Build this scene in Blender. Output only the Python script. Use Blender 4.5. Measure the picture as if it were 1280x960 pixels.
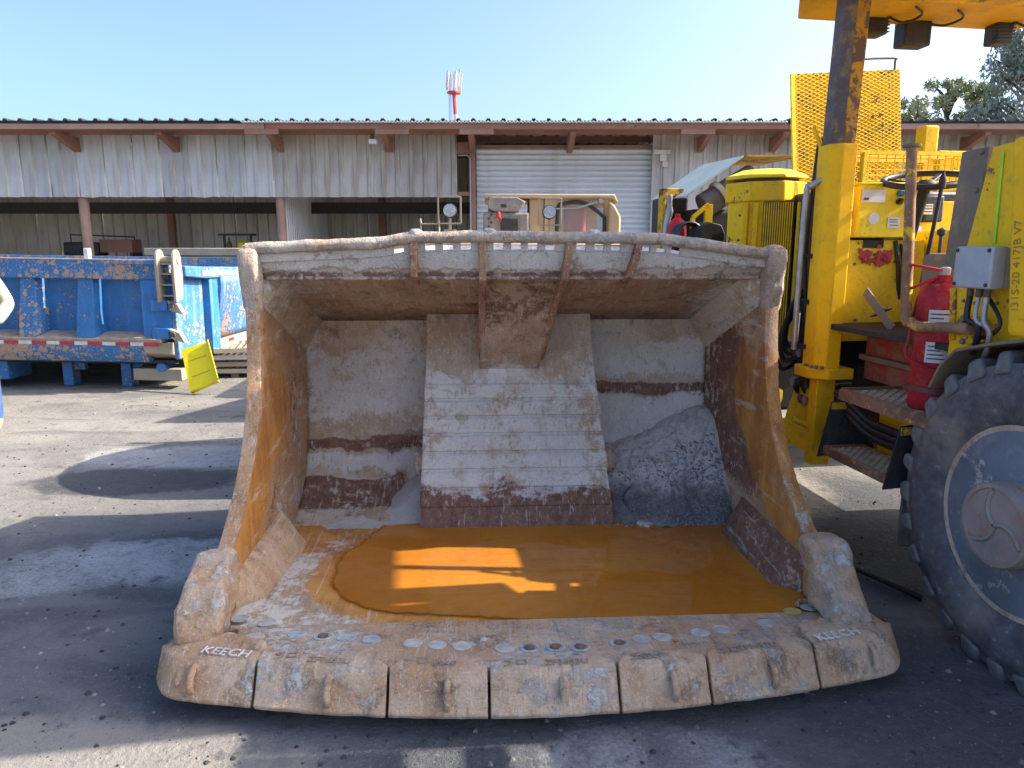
import bpy, bmesh, math, random
from mathutils import Vector, Matrix, noise
R = math.radians
random.seed(7)
sc = bpy.context.scene
C = sc.collection
for o in list(bpy.data.objects): bpy.data.objects.remove(o)

# ------------------------------------------------------------------ camera
CAM_Z, PITCH, FPX = 1.60, R(10.6), 900.0          # metres, radians, focal length in pixels of a 1280 wide picture
cam_d = bpy.data.cameras.new('camera'); cam = bpy.data.objects.new('camera', cam_d); C.objects.link(cam)
cam_d.sensor_width = 36.0; cam_d.lens = 36.0 * FPX / 1280.0
cam_d.clip_start = 0.05; cam_d.clip_end = 3000
cam.location = (0, 0, CAM_Z); cam.rotation_euler = (R(90) - PITCH, 0, 0)
sc.camera = cam

# ------------------------------------------------------------------ sky, sun, exposure
SUN_EL, SUN_AZ = R(36), R(86)                     # azimuth measured from +Y (ahead) towards +X (right)
w = bpy.data.worlds.new('World'); sc.world = w; w.use_nodes = True
nt = w.node_tree; nt.nodes.clear()
sky = nt.nodes.new('ShaderNodeTexSky'); sky.sky_type = 'NISHITA'; sky.sun_disc = False
sky.sun_elevation = SUN_EL; sky.sun_rotation = SUN_AZ
sky.altitude = 100; sky.air_density = 0.72; sky.dust_density = 4.6; sky.ozone_density = 4.5
bg = nt.nodes.new('ShaderNodeBackground'); bg.inputs['Strength'].default_value = 0.15
wo = nt.nodes.new('ShaderNodeOutputWorld')
nt.links.new(sky.outputs[0], bg.inputs[0]); nt.links.new(bg.outputs[0], wo.inputs[0])
sd = bpy.data.lights.new('sun', 'SUN'); sd.energy = 3.7; sd.angle = R(0.5); sd.color = (1.0, 0.93, 0.82)
sun = bpy.data.objects.new('sun', sd); C.objects.link(sun)
sdir = Vector((math.sin(SUN_AZ) * math.cos(SUN_EL), math.cos(SUN_AZ) * math.cos(SUN_EL), math.sin(SUN_EL)))
sun.rotation_euler = (-sdir).to_track_quat('-Z', 'Y').to_euler(); sun.location = (20, 4, 20)
sc.view_settings.view_transform = 'Standard'; sc.view_settings.look = 'None'
sc.view_settings.gamma = 1.0; sc.view_settings.exposure = 1.60
sc.view_settings.use_curve_mapping = False
try: sc.cycles.max_bounces = 8
except Exception: pass

# ------------------------------------------------------------------ helpers: rays, objects, meshes
def ray(px, py):
    rx = (px - 640) / FPX; v = (py - 480) / FPX
    return Vector((rx, math.cos(PITCH) - v * math.sin(PITCH), -(v * math.cos(PITCH) + math.sin(PITCH))))
CAMP = Vector((0, 0, CAM_Z))
def hit(px, py, p0, n):                 # where the line of sight meets a plane
    r = ray(px, py); return CAMP + r * ((Vector(p0) - CAMP).dot(n) / r.dot(n))
def atY(px, py, Y): return hit(px, py, (0, Y, 0), Vector((0, 1, 0)))
def atZ(px, py, Z): return hit(px, py, (0, 0, Z), Vector((0, 0, 1)))

def thing(name, label, cat, loc=(0, 0, 0), rz=0.0, group=None):
    o = bpy.data.objects.new(name, None); C.objects.link(o); o.empty_display_size = 0.1
    o.location = loc; o.rotation_euler = (0, 0, rz)
    return tag(o, label, cat, group)
def tag(o, label=None, cat=None, group=None, kind=None):
    if label: o['label'] = label
    if cat: o['category'] = cat
    if group: o['group'] = group
    if kind: o['kind'] = kind
    return o
def clone(o, parent=None, label=None):
    c = o.copy(); C.objects.link(c); c.parent = parent
    if label: c['label'] = label
    for ch in o.children: clone(ch, c)
    return c

class MB:
    def __init__(s): s.v = []; s.f = []; s.mi = []; s.M = Matrix.Identity(4); s.wear = []; s.cur = (0, 0, 0); s.m = 0
    def add(s, vs, fs):
        b = len(s.v)
        for p in vs:
            s.v.append(tuple(s.M @ Vector(p))); s.wear.append(s.cur)
        for f in fs: s.f.append(tuple(b + i for i in f)); s.mi.append(s.m)
        return b
    def box(s, c, d, rot=None):
        x, y, z = d[0] / 2, d[1] / 2, d[2] / 2
        vs = [Vector((i * x, j * y, k * z)) for k in (-1, 1) for j in (-1, 1) for i in (-1, 1)]
        if rot is not None: vs = [rot @ p for p in vs]
        vs = [p + Vector(c) for p in vs]
        s.add(vs, [(0, 2, 3, 1), (4, 5, 7, 6), (0, 1, 5, 4), (2, 6, 7, 3), (0, 4, 6, 2), (1, 3, 7, 5)])
        return s
    def bb(s, a, b):                     # box from two corners
        s.box([(p + q) / 2 for p, q in zip(a, b)], [abs(q - p) for p, q in zip(a, b)]); return s
    def bar(s, p, q, wd, ht, up=(0, 0, 1)):
        p, q = Vector(p), Vector(q); d = q - p; L = d.length; d.normalize()
        u = Vector(up); x = d.cross(u)
        if x.length < 1e-5: x = d.cross(Vector((1, 0, 0)))
        x.normalize(); u = x.cross(d)
        rot = Matrix((x, d, u)).transposed()
        return s.box((p + q) / 2, (wd, L, ht), rot)
    def prism(s, poly, axis, a, b):      # polygon in the two other axes, extruded along axis from a to b
        n = len(poly)
        def mk(p, t):
            if axis == 'x': return (t, p[0], p[1])
            if axis == 'y': return (p[0], t, p[1])
            return (p[0], p[1], t)
        vs = [mk(p, a) for p in poly] + [mk(p, b) for p in poly]
        fs = [tuple(range(n))[::-1], tuple(range(n, 2 * n))] + [(i, (i + 1) % n, n + (i + 1) % n, n + i) for i in range(n)]
        s.add(vs, fs); return s
    def hexa(s, v8):                     # 8 corners: bottom loop, top loop
        s.add(v8, [(3, 2, 1, 0), (4, 5, 6, 7), (0, 1, 5, 4), (1, 2, 6, 5), (2, 3, 7, 6), (3, 0, 4, 7)]); return s
    def quadplate(s, q, t):              # a flat plate of thickness t from four corners
        q = [Vector(p) for p in q]; n = (q[1] - q[0]).cross(q[3] - q[0]).normalized() * (t / 2)
        return s.hexa([p - n for p in q] + [p + n for p in q])
    def tube(s, path, r, n=8, caps=True):
        path = [Vector(p) for p in path]; k = len(path)
        rr = r if isinstance(r, (list, tuple)) else [r] * k
        t0 = (path[1] - path[0]).normalized()
        up = Vector((0, 0, 1)) if abs(t0.z) < 0.9 else Vector((1, 0, 0))
        x = t0.cross(up).normalized(); vs = []
        for i, p in enumerate(path):
            t = (path[min(i + 1, k - 1)] - path[max(i - 1, 0)]).normalized()
            x = (x - t * x.dot(t)).normalized(); y = t.cross(x)
            for j in range(n):
                a = 2 * math.pi * j / n
                vs.append(p + (x * math.cos(a) + y * math.sin(a)) * rr[i])
        fs = [(i * n + j, i * n + (j + 1) % n, (i + 1) * n + (j + 1) % n, (i + 1) * n + j) for i in range(k - 1) for j in range(n)]
        if caps: fs += [tuple(range(n))[::-1], tuple(range((k - 1) * n, k * n))]
        s.add(vs, fs); return s
    def lathe(s, prof, n=32, c=(0, 0, 0), axis='z', closed=False):   # prof: (radius, height)
        vs = []
        for (r, h) in prof:
            for j in range(n):
                a = 2 * math.pi * j / n; x, y = r * math.cos(a), r * math.sin(a)
                p = {'z': (x, y, h), 'x': (h, x, y), 'y': (y, h, x)}[axis]
                vs.append((p[0] + c[0], p[1] + c[1], p[2] + c[2]))
        k = len(prof)
        fs = [(i * n + j, i * n + (j + 1) % n, (i + 1) * n + (j + 1) % n, (i + 1) * n + j) for i in range(k - 1) for j in range(n)]
        if closed: fs += [((k - 1) * n + j, (k - 1) * n + (j + 1) % n, (j + 1) % n, j) for j in range(n)]
        else: fs += [tuple(range(n))[::-1], tuple(range((k - 1) * n, k * n))]
        s.add(vs, fs); return s
    def grid(s, fn, nu, nv, wear=None):
        vs = []; b = len(s.v)
        for j in range(nv + 1):
            for i in range(nu + 1): vs.append(fn(i / nu, j / nv))
        s.add(vs, [(j * (nu + 1) + i, j * (nu + 1) + i + 1, (j + 1) * (nu + 1) + i + 1, (j + 1) * (nu + 1) + i) for j in range(nv) for i in range(nu)])
        if wear:
            for q, p in enumerate(vs): s.wear[b + q] = wear(*p)
        return s
    def build(s, name, mat, parent=None, bevel=0, seg=2, smooth=35, solid=None, kind=None, subd=0, warp=None, nofix=False):
        me = bpy.data.meshes.new(name); me.from_pydata(s.v, [], s.f)
        mats = mat if isinstance(mat, (list, tuple)) else [mat]
        for m in mats: me.materials.append(m)
        if len(mats) > 1: me.polygons.foreach_set('material_index', s.mi)
        if any(any(q) for q in s.wear):
            at = me.attributes.new('wear', 'FLOAT_COLOR', 'POINT')
            at.data.foreach_set('color', [c for q in s.wear for c in (q[0], q[1], q[2], 1.0)])
        if not nofix:
            bm = bmesh.new(); bm.from_mesh(me); bmesh.ops.recalc_face_normals(bm, faces=bm.faces)
            if subd:
                bmesh.ops.bevel(bm, geom=list(bm.edges), offset=bevel, segments=seg, affect='EDGES', profile=0.6); bevel = 0
                bmesh.ops.triangulate(bm, faces=[f for f in bm.faces if len(f.verts) > 4])
                for _ in range(subd): bmesh.ops.subdivide_edges(bm, edges=bm.edges, cuts=1, use_grid_fill=True)
            if warp:
                for v in bm.verts: v.co = Vector(warp(v.co))
            bm.to_mesh(me); bm.free()
        if smooth:
            me.shade_smooth(); me.set_sharp_from_angle(angle=R(smooth))
        o = bpy.data.objects.new(name, me); C.objects.link(o); o.parent = parent
        if solid:
            m = o.modifiers.new('thick', 'SOLIDIFY'); m.thickness = solid[0]; m.offset = solid[1]
        if bevel:
            m = o.modifiers.new('bevel', 'BEVEL'); m.width = bevel; m.segments = seg; m.limit_method = 'ANGLE'; m.angle_limit = R(40)
        if kind: o['kind'] = kind
        return o

def text_mesh(body, size, extrude, mat, name, parent, M, align='CENTER'):
    cu = bpy.data.curves.new('t', 'FONT'); cu.body = body; cu.size = size; cu.extrude = extrude; cu.align_x = align; cu.resolution_u = 3
    ob = bpy.data.objects.new('t', cu); me = bpy.data.meshes.new_from_object(ob)
    bpy.data.objects.remove(ob); bpy.data.curves.remove(cu)
    me.name = name; me.transform(M); me.materials.clear(); me.materials.append(mat)
    o = bpy.data.objects.new(name, me); C.objects.link(o); o.parent = parent
    return o
def fbm(p, sc_=1.0, o=4): return noise.fractal(Vector(p) * sc_, 0.9, 2.0, o)
def sstep(a, b, x):
    t = max(0.0, min(1.0, (x - a) / (b - a))) if a != b else float(x > a); return t * t * (3 - 2 * t)
def lerp(a, b, t): return a + (b - a) * t
def spline(pts, n):                      # Catmull-Rom through points of any dimension
    out = []; k = len(pts)
    for i in range(k - 1):
        p0, p1, p2, p3 = pts[max(i - 1, 0)], pts[i], pts[i + 1], pts[min(i + 2, k - 1)]
        for j in range(n):
            t = j / n
            out.append(tuple(0.5 * (2 * b + (c - a) * t + (2 * a - 5 * b + 4 * c - d) * t * t + (-a + 3 * b - 3 * c + d) * t ** 3) for a, b, c, d in zip(p0, p1, p2, p3)))
    out.append(tuple(pts[-1])); return out

# ------------------------------------------------------------------ materials
class G:                                 # small node-graph writer
    def __init__(s, name):
        s.m = bpy.data.materials.new(name); s.m.use_nodes = True; s.t = s.m.node_tree; s.t.nodes.clear()
        s.out = s.t.nodes.new('ShaderNodeOutputMaterial'); s.b = s.t.nodes.new('ShaderNodeBsdfPrincipled')
        s.t.links.new(s.b.outputs[0], s.out.inputs[0]); s.co = None
    def n(s, t, **k):
        x = s.t.nodes.new(t)
        for a, b in k.items(): setattr(x, a, b)
        return x
    def set(s, sock, v):
        if v is None: return
        if hasattr(v, 'is_output'): s.t.links.new(v, sock)
        elif isinstance(v, (tuple, list)): sock.default_value = (*v, 1.0) if len(v) == 3 and len(sock.default_value) == 4 else v
        else: sock.default_value = v
    def coord(s, scale=(1, 1, 1), kind='Object'):
        if s.co is None: s.co = s.n('ShaderNodeTexCoord')
        if tuple(scale) == (1, 1, 1): return s.co.outputs[kind]
        mp = s.n('ShaderNodeMapping'); s.t.links.new(s.co.outputs[kind], mp.inputs[0]); mp.inputs['Scale'].default_value = scale
        return mp.outputs[0]
    def noise(s, scale, detail=6, rough=0.6, stretch=(1, 1, 1), dist=0.0, col=False):
        x = s.n('ShaderNodeTexNoise'); s.set(x.inputs['Vector'], s.coord(stretch)); x.inputs['Scale'].default_value = scale
        x.inputs['Detail'].default_value = detail; x.inputs['Roughness'].default_value = rough; x.inputs['Distortion'].default_value = dist
        return x.outputs['Color' if col else 'Fac']
    def vor(s, scale, feature='F1', stretch=(1, 1, 1), out='Distance'):
        x = s.n('ShaderNodeTexVoronoi', feature=feature); s.set(x.inputs['Vector'], s.coord(stretch)); x.inputs['Scale'].default_value = scale
        return x.outputs[out]
    def math(s, op, a, b=None, c=None):
        x = s.n('ShaderNodeMath', operation=op); s.set(x.inputs[0], a); s.set(x.inputs[1], b)
        if c is not None: s.set(x.inputs[2], c)
        return x.outputs[0]
    def ss(s, x, lo, hi, a=0.0, b=1.0):
        r = s.n('ShaderNodeMapRange', interpolation_type='SMOOTHSTEP'); s.set(r.inputs[0], x)
        r.inputs[1].default_value = lo; r.inputs[2].default_value = hi; r.inputs[3].default_value = a; r.inputs[4].default_value = b
        return r.outputs[0]
    def mix(s, f, a, b):
        x = s.n('ShaderNodeMix', data_type='RGBA'); s.set(x.inputs[0], f); s.set(x.inputs[6], a); s.set(x.inputs[7], b); return x.outputs[2]
    def attr(s, name):
        x = s.n('ShaderNodeAttribute'); x.attribute_name = name; sp = s.n('ShaderNodeSeparateColor'); s.t.links.new(x.outputs['Color'], sp.inputs[0]); return sp.outputs
    def bump(s, h, strength=0.4, dist=0.01):
        x = s.n('ShaderNodeBump'); s.set(x.inputs['Height'], h); x.inputs['Strength'].default_value = strength; x.inputs['Distance'].default_value = dist
        s.t.links.new(x.outputs[0], s.b.inputs['Normal'])
    def done(s, col, rough=0.6, metal=0.0, spec=0.5):
        s.set(s.b.inputs['Base Color'], col); s.set(s.b.inputs['Roughness'], rough); s.set(s.b.inputs['Metallic'], metal)
        s.b.inputs['Specular IOR Level'].default_value = spec
        return s.m

def painted(name, base, worn=(0.16, 0.09, 0.05), amount=0.35, dirt=(0.28, 0.22, 0.16), dirtiness=0.3, rough=0.45, scale=6.0, var=0.25):
    g = G(name); n1 = g.math('ADD', g.math('MULTIPLY', g.noise(scale, 10, 0.74), 0.72), g.math('MULTIPLY', g.noise(scale * 5.3, 6, 0.7), 0.28)); n2 = g.noise(scale * 0.35, 5); n3 = g.noise(scale * 9, 3)
    st = g.noise(scale * 0.9, 5, 0.6, (1, 1, 0.12))
    dark = tuple(c * (1 - var) for c in base)
    c = g.mix(g.ss(n2, 0.35, 0.68), base, dark)
    c = g.mix(g.math('MULTIPLY', g.ss(st, 0.48, 0.78), dirtiness), c, dirt)
    c = g.mix(g.math('MULTIPLY', g.ss(n3, 0.5, 0.75), dirtiness * 0.6), c, dirt)
    c = g.mix(g.math('MULTIPLY', g.ss(g.noise(scale * 2.6, 7, 0.7), 0.50, 0.66), dirtiness), c, tuple(0.5 * x + 0.5 * y for x, y in zip(dirt, worn)))
    chip = g.ss(n1, 0.665 - 0.22 * amount, 0.70 - 0.22 * amount)
    c = g.mix(chip, c, worn)
    g.bump(g.math('ADD', g.math('MULTIPLY', chip, -0.5), g.math('MULTIPLY', n3, 0.35)), 0.25, 0.004)
    return g.done(c, g.math('ADD', g.math('MULTIPLY', n1, 0.25), rough), 0.0, 0.18)
def splattered(name, base, mud, amount=0.4, scale=10.0, rough=0.5, drip=0.3, fade=(0.20, 0.32, 0.46)):
    # paint with splashes of dried mud: many small round splats that join where the splash was heavy, and runs below them
    g = G(name); big = g.noise(scale * 0.16, 5, 0.6); mid = g.noise(scale * 0.7, 7, 0.7); fine = g.noise(scale * 7, 4, 0.65); st = g.noise(scale * 1.2, 6, 0.65, (1, 1, 0.10))
    v1 = g.vor(scale * 1.6); v2 = g.vor(scale * 4.5)
    lvl = g.math('ADD', g.math('MULTIPLY', g.math('SUBTRACT', big, 0.5), 2.2), amount)
    lvl = g.math('ADD', lvl, g.math('MULTIPLY', g.math('SUBTRACT', mid, 0.5), 1.3))
    s1 = g.ss(g.math('SUBTRACT', g.math('ADD', v1, g.math('MULTIPLY', fine, 0.25)), g.math('MULTIPLY', lvl, 0.75)), 0.0, 0.14, 1.0, 0.0)
    s2 = g.ss(g.math('SUBTRACT', g.math('ADD', v2, g.math('MULTIPLY', fine, 0.2)), g.math('MULTIPLY', lvl, 0.62)), 0.0, 0.12, 1.0, 0.0)
    m_ = g.math('MAXIMUM', s1, s2)
    c = g.mix(g.ss(mid, 0.38, 0.66), base, tuple(x * 0.78 for x in base))
    c = g.mix(g.math('MULTIPLY', g.ss(st, 0.5, 0.72), drip), c, fade)
    mc = g.mix(g.ss(fine, 0.35, 0.65), mud, tuple(x * 0.6 for x in mud))
    c = g.mix(g.math('MULTIPLY', m_, 0.92), c, mc)
    g.bump(g.math('ADD', m_, g.math('MULTIPLY', fine, 0.3)), 0.5, 0.012)
    return g.done(c, g.math('ADD', rough, g.math('MULTIPLY', m_, 0.3)), 0, 0.4)
def plain(name, base, rough=0.6, metal=0.0, var=0.3, scale=14, bump=0.2):
    g = G(name); n1 = g.noise(scale, 6); n2 = g.noise(scale * 8, 3)
    c = g.mix(g.ss(n1, 0.3, 0.7), base, tuple(x * (1 - var) for x in base))
    g.bump(n2, bump, 0.003)
    return g.done(c, g.math('ADD', g.math('MULTIPLY', n1, 0.2), rough - 0.1), metal)
M = {}
# --- bucket steel: bare worn plate; attribute 'wear' = (dried slurry, orange seepage, dark rust)
def bucket_steel(name, c0=(0.42, 0.295, 0.18), c1=(0.57, 0.485, 0.385), speck=0.5, bumpy=0.45, rough=0.78):
    g = G(name); a = g.attr('wear')
    n1 = g.noise(3.1, 10, 0.66); n2 = g.noise(23, 7, 0.74); n3 = g.noise(120, 4, 0.65); n5 = g.noise(8.5, 8, 0.68, (1, 1, 1), 0.4)
    st = g.noise(7, 9, 0.74, (1, 1, 0.16), 0.5); n4 = g.noise(1.3, 5, 0.6); pit = g.vor(75)
    c = g.mix(g.ss(n1, 0.36, 0.64), c0, c1)
    c = g.mix(g.math('MULTIPLY', g.ss(n5, 0.52, 0.66), 0.75), c, tuple(x * 0.42 for x in c0))
    c = g.mix(g.math('MULTIPLY', g.ss(n2, 0.54, 0.68), speck), c, (0.27, 0.13, 0.065))
    c = g.mix(g.math('MULTIPLY', g.ss(n3, 0.53, 0.68), 0.55), c, (0.68, 0.60, 0.50))
    def mask(ch, kn, ks, lo=0.42, hi=0.58, src=n1, k5=0.0):
        x = g.math('ADD', ch, g.math('MULTIPLY', g.math('SUBTRACT', src, 0.5), kn))
        x = g.math('ADD', x, g.math('MULTIPLY', g.math('SUBTRACT', n2, 0.5), ks))
        if k5: x = g.math('ADD', x, g.math('MULTIPLY', g.math('SUBTRACT', n5, 0.5), k5))
        return g.ss(x, lo, hi)
    rust = mask(a[2], 0.9, 0.9, k5=0.6)
    rc = g.mix(g.ss(n2, 0.35, 0.65), (0.12, 0.055, 0.042), (0.26, 0.135, 0.085))
    c = g.mix(g.math('MULTIPLY', rust, 0.93), c, rc)
    orange = mask(a[1], 1.5, 0.7, 0.25, 0.85, st, 1.4)
    oc = g.mix(g.ss(g.math('ADD', g.math('MULTIPLY', st, 0.55), g.math('MULTIPLY', n1, 0.45)), 0.38, 0.62), (0.66, 0.31, 0.06), (0.34, 0.12, 0.025)); oc = g.mix(g.math('MULTIPLY', g.ss(n5, 0.5, 0.7), 0.5), oc, (0.62, 0.43, 0.22))
    c = g.mix(g.math('MULTIPLY', orange, 0.9), c, oc)
    sl = g.math('MULTIPLY', mask(a[0], 1.2, 1.7, 0.34, 0.66, n1, 1.3), 0.88)
    sc_ = g.mix(g.ss(n4, 0.35, 0.65), (0.69, 0.655, 0.59), (0.53, 0.50, 0.445))
    sc_ = g.mix(g.ss(n3, 0.5, 0.75), sc_, (0.82, 0.785, 0.72))
    sc_ = g.mix(g.math('MULTIPLY', g.ss(st, 0.52, 0.68), 0.35), sc_, (0.40, 0.31, 0.25))
    c = g.mix(sl, c, sc_)
    scr = g.noise(55, 4, 0.65, (1, 0.045, 0.3)); c = g.mix(g.math('MULTIPLY', g.ss(scr, 0.57, 0.66), 0.38), c, (0.72, 0.66, 0.58)); c = g.mix(g.math('MULTIPLY', g.ss(scr, 0.42, 0.33), 0.38), c, (0.20, 0.125, 0.08))
    dots = g.math('MULTIPLY', g.ss(pit, 0.10, 0.22, 1.0, 0.0), g.ss(n5, 0.42, 0.6))
    c = g.mix(g.math('MULTIPLY', dots, speck), c, (0.24, 0.115, 0.055))
    h = g.math('ADD', g.math('MULTIPLY', n2, 0.9), g.math('ADD', g.math('MULTIPLY', n3, 0.45), g.math('SUBTRACT', g.math('MULTIPLY', sl, 0.45), g.math('MULTIPLY', dots, 0.4))))
    h = g.math('ADD', h, g.math('MULTIPLY', n5, 0.8))
    g.bump(h, bumpy, 0.016)
    return g.done(c, g.math('SUBTRACT', rough + 0.06, g.math('MULTIPLY', orange, 0.22)), 0.0, 0.2)
M['steel'] = bucket_steel('bucket_steel')
M['side'] = bucket_steel('bucket_side_steel', (0.42, 0.225, 0.105), (0.54, 0.36, 0.22), 0.6, 0.5)
M['casting'] = bucket_steel('wear_casting', (0.47, 0.285, 0.155), (0.64, 0.475, 0.325), 0.55, 0.75)
M['rail'] = bucket_steel('rail_steel', (0.44, 0.325, 0.235), (0.58, 0.50, 0.42), 1.0, 0.9)
M['rib'] = bucket_steel('rusty_rib', (0.30, 0.145, 0.08), (0.40, 0.235, 0.14), 0.6, 0.8)
M['plug'] = plain('plug_face', (0.58, 0.55, 0.49), 0.6, 0.0, 0.35, 30)
M['plug_blue'] = plain('plug_face_blue', (0.50, 0.53, 0.53), 0.6, 0.0, 0.45, 40, 0.5)
M['plug_rust'] = plain('plug_nut', (0.24, 0.15, 0.10), 0.7, 0.0, 0.4, 40, 0.5)
M['plug_yellow'] = plain('plug_face_stained', (0.60, 0.46, 0.13), 0.55, 0.0, 0.25, 30)
M['letter'] = plain('cast_letter', (0.80, 0.74, 0.66), 0.75)
M['letter_dull'] = plain('cast_letter_dull', (0.40, 0.31, 0.23), 0.8)
# water full of rust: opaque suspension with a mirror skin, thinning out at the shore
g = G('rusty_water'); n1 = g.noise(1.7, 6, 0.6); n2 = g.noise(34, 5, 0.65, (0.35, 1.4, 1)); n3 = g.noise(190, 2); dp = g.attr('wear')[0]
c = g.mix(g.ss(n1, 0.35, 0.66), (0.40, 0.135, 0.012), (0.50, 0.19, 0.018))
c = g.mix(g.math('MULTIPLY', g.ss(n2, 0.48, 0.72), 0.45), c, (0.27, 0.085, 0.012))
c = g.mix(g.math('MULTIPLY', g.ss(n3, 0.60, 0.72), 0.5), c, (0.62, 0.34, 0.10))
g.bump(g.noise(4, 2), 0.015, 0.003); g.done(c, 0.025, 0.0, 0.5); g.b.inputs['IOR'].default_value = 1.42
tr = g.n('ShaderNodeBsdfTransparent'); tr.inputs[0].default_value = (1.0, 0.86, 0.62, 1); mx = g.n('ShaderNodeMixShader')
f_ = g.ss(g.math('ADD', dp, g.math('MULTIPLY', g.math('SUBTRACT', g.noise(26, 5, 0.7), 0.5), 1.1)), 0.1, 0.62)
g.t.links.new(f_, mx.inputs[0]); g.t.links.new(tr.outputs[0], mx.inputs[1]); g.t.links.new(g.b.outputs[0], mx.inputs[2]); g.t.links.new(mx.outputs[0], g.out.inputs[0]); M['water'] = g.m
# mud
def mudmat(name, c0, c1, c2):
    g = G(name); n1 = g.noise(4, 8, 0.65); n2 = g.noise(30, 6, 0.7); n3 = g.noise(140, 3)
    c = g.mix(g.ss(n1, 0.36, 0.64), c0, c1); c = g.mix(g.math('MULTIPLY', g.ss(n2, 0.52, 0.7), 0.6), c, c2)
    g.bump(g.math('ADD', n2, g.math('MULTIPLY', n3, 0.4)), 0.7, 0.02); return g.done(c, 0.85, 0, 0.25)
M['mud'] = mudmat('dark_mud', (0.17, 0.17, 0.165), (0.27, 0.265, 0.255), (0.10, 0.10, 0.10))
M['mudpale'] = mudmat('pale_mud', (0.50, 0.48, 0.44), (0.58, 0.55, 0.50), (0.36, 0.345, 0.32))
M['gravel'] = plain('gravel', (0.30, 0.30, 0.295), 0.85, 0, 0.5, 60)
M['cement_drip'] = plain('cement_drip', (0.55, 0.53, 0.45), 0.8)

# --- ground: packed dust over dark oily yard, with pale slurry spills
g = G('yard_ground')
n0 = g.noise(0.22, 6, 0.6); n1 = g.noise(0.9, 8, 0.65); n2 = g.noise(7, 7, 0.7); n3 = g.noise(60, 4, 0.65); n5 = g.noise(2.2, 7, 0.6, (0.5, 1.3, 1), 0.6)
sepx = g.n('ShaderNodeSeparateXYZ'); g.t.links.new(g.coord(), sepx.inputs[0]); X, Y = sepx.outputs[0], sepx.outputs[1]
def blob(cx, cy, rx, ry, k=0.5, kn=None):
    a = g.math('DIVIDE', g.math('SUBTRACT', X, cx), rx); b = g.math('DIVIDE', g.math('SUBTRACT', Y, cy), ry)
    d = g.math('SQRT', g.math('ADD', g.math('MULTIPLY', a, a), g.math('MULTIPLY', b, b)))
    d = g.math('ADD', d, g.math('MULTIPLY', g.math('SUBTRACT', n1, 0.5), k * 2))
    d = g.math('ADD', d, g.math('MULTIPLY', g.math('SUBTRACT', n2, 0.5), k))
    return g.ss(d, 0.75, 1.05, 1.0, 0.0)
n6 = g.noise(230, 3, 0.7); n7 = g.noise(22, 6, 0.72); pv = g.vor(130)
c = g.mix(g.ss(n1, 0.36, 0.66), (0.275, 0.25, 0.21), (0.18, 0.166, 0.145))
c = g.mix(g.math('MULTIPLY', g.ss(n0, 0.45, 0.62), 0.5), c, (0.16, 0.148, 0.132))
c = g.mix(g.math('MULTIPLY', g.ss(n5, 0.50, 0.66), 0.65), c, (0.12, 0.112, 0.105))
oil_shade = blob(0.6, 2.9, 4.4, 2.1, 0.35)  # oily ground, toned darker still to deepen the shaded foreground
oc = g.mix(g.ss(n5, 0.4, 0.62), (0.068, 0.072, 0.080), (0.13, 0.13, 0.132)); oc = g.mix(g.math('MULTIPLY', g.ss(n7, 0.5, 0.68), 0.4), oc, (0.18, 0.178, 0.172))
c = g.mix(g.math('MULTIPLY', oil_shade, 0.92), c, oc)
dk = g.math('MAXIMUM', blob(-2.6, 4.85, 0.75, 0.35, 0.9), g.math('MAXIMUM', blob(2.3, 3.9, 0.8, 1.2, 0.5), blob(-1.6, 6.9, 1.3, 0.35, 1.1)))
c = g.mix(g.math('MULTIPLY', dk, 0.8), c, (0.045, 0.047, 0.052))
lit = g.math('MAXIMUM', blob(-1.55, 1.9, 1.0, 0.38, 0.5), blob(1.65, 4.75, 0.55, 0.75, 0.4))  # paler ground colour painted in where the sun patches land
c = g.mix(g.math('MULTIPLY', lit, 0.85), c, (0.28, 0.25, 0.21))
pale = g.math('MAXIMUM', g.math('MAXIMUM', blob(-2.55, 5.45, 0.95, 0.34, 0.8), blob(-1.85, 3.55, 0.75, 0.33, 1.1)), g.math('MAXIMUM', blob(0.42, 2.0, 0.42, 0.2, 1.2), blob(-2.6, 3.3, 0.6, 0.2, 1.2)))
pale = g.math('MULTIPLY', pale, g.ss(g.math('ADD', g.math('MULTIPLY', n1, 0.5), g.math('ADD', g.math('MULTIPLY', n2, 0.3), g.math('MULTIPLY', n3, 0.2))), 0.38, 0.60))
c = g.mix(g.math('MULTIPLY', pale, 0.8), c, (0.46, 0.46, 0.45))
c = g.mix(g.math('MULTIPLY', g.ss(n2, 0.56, 0.68), 0.6), c, (0.06, 0.06, 0.062))
c = g.mix(g.math('MULTIPLY', g.ss(n7, 0.58, 0.70), 0.5), c, (0.07, 0.07, 0.07))
c = g.mix(g.math('MULTIPLY', g.ss(n3, 0.60, 0.72), 0.5), c, (0.40, 0.375, 0.34))
c = g.mix(g.math('MULTIPLY', g.ss(n6, 0.58, 0.70), 0.35), c, (0.42, 0.40, 0.37)); c = g.mix(g.math('MULTIPLY', g.ss(n6, 0.42, 0.30), 0.5), c, (0.05, 0.05, 0.05))
g.bump(g.math('ADD', g.math('MULTIPLY', n2, 1.0), g.math('ADD', g.math('MULTIPLY', n7, 0.5), g.math('ADD', g.math('MULTIPLY', n3, 0.3), g.math('MULTIPLY', n6, 0.12)))), 0.75, 0.03)
M['ground'] = g.done(c, g.math('ADD', 0.62, g.math('MULTIPLY', n2, 0.4)), 0, 0.25)

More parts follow.
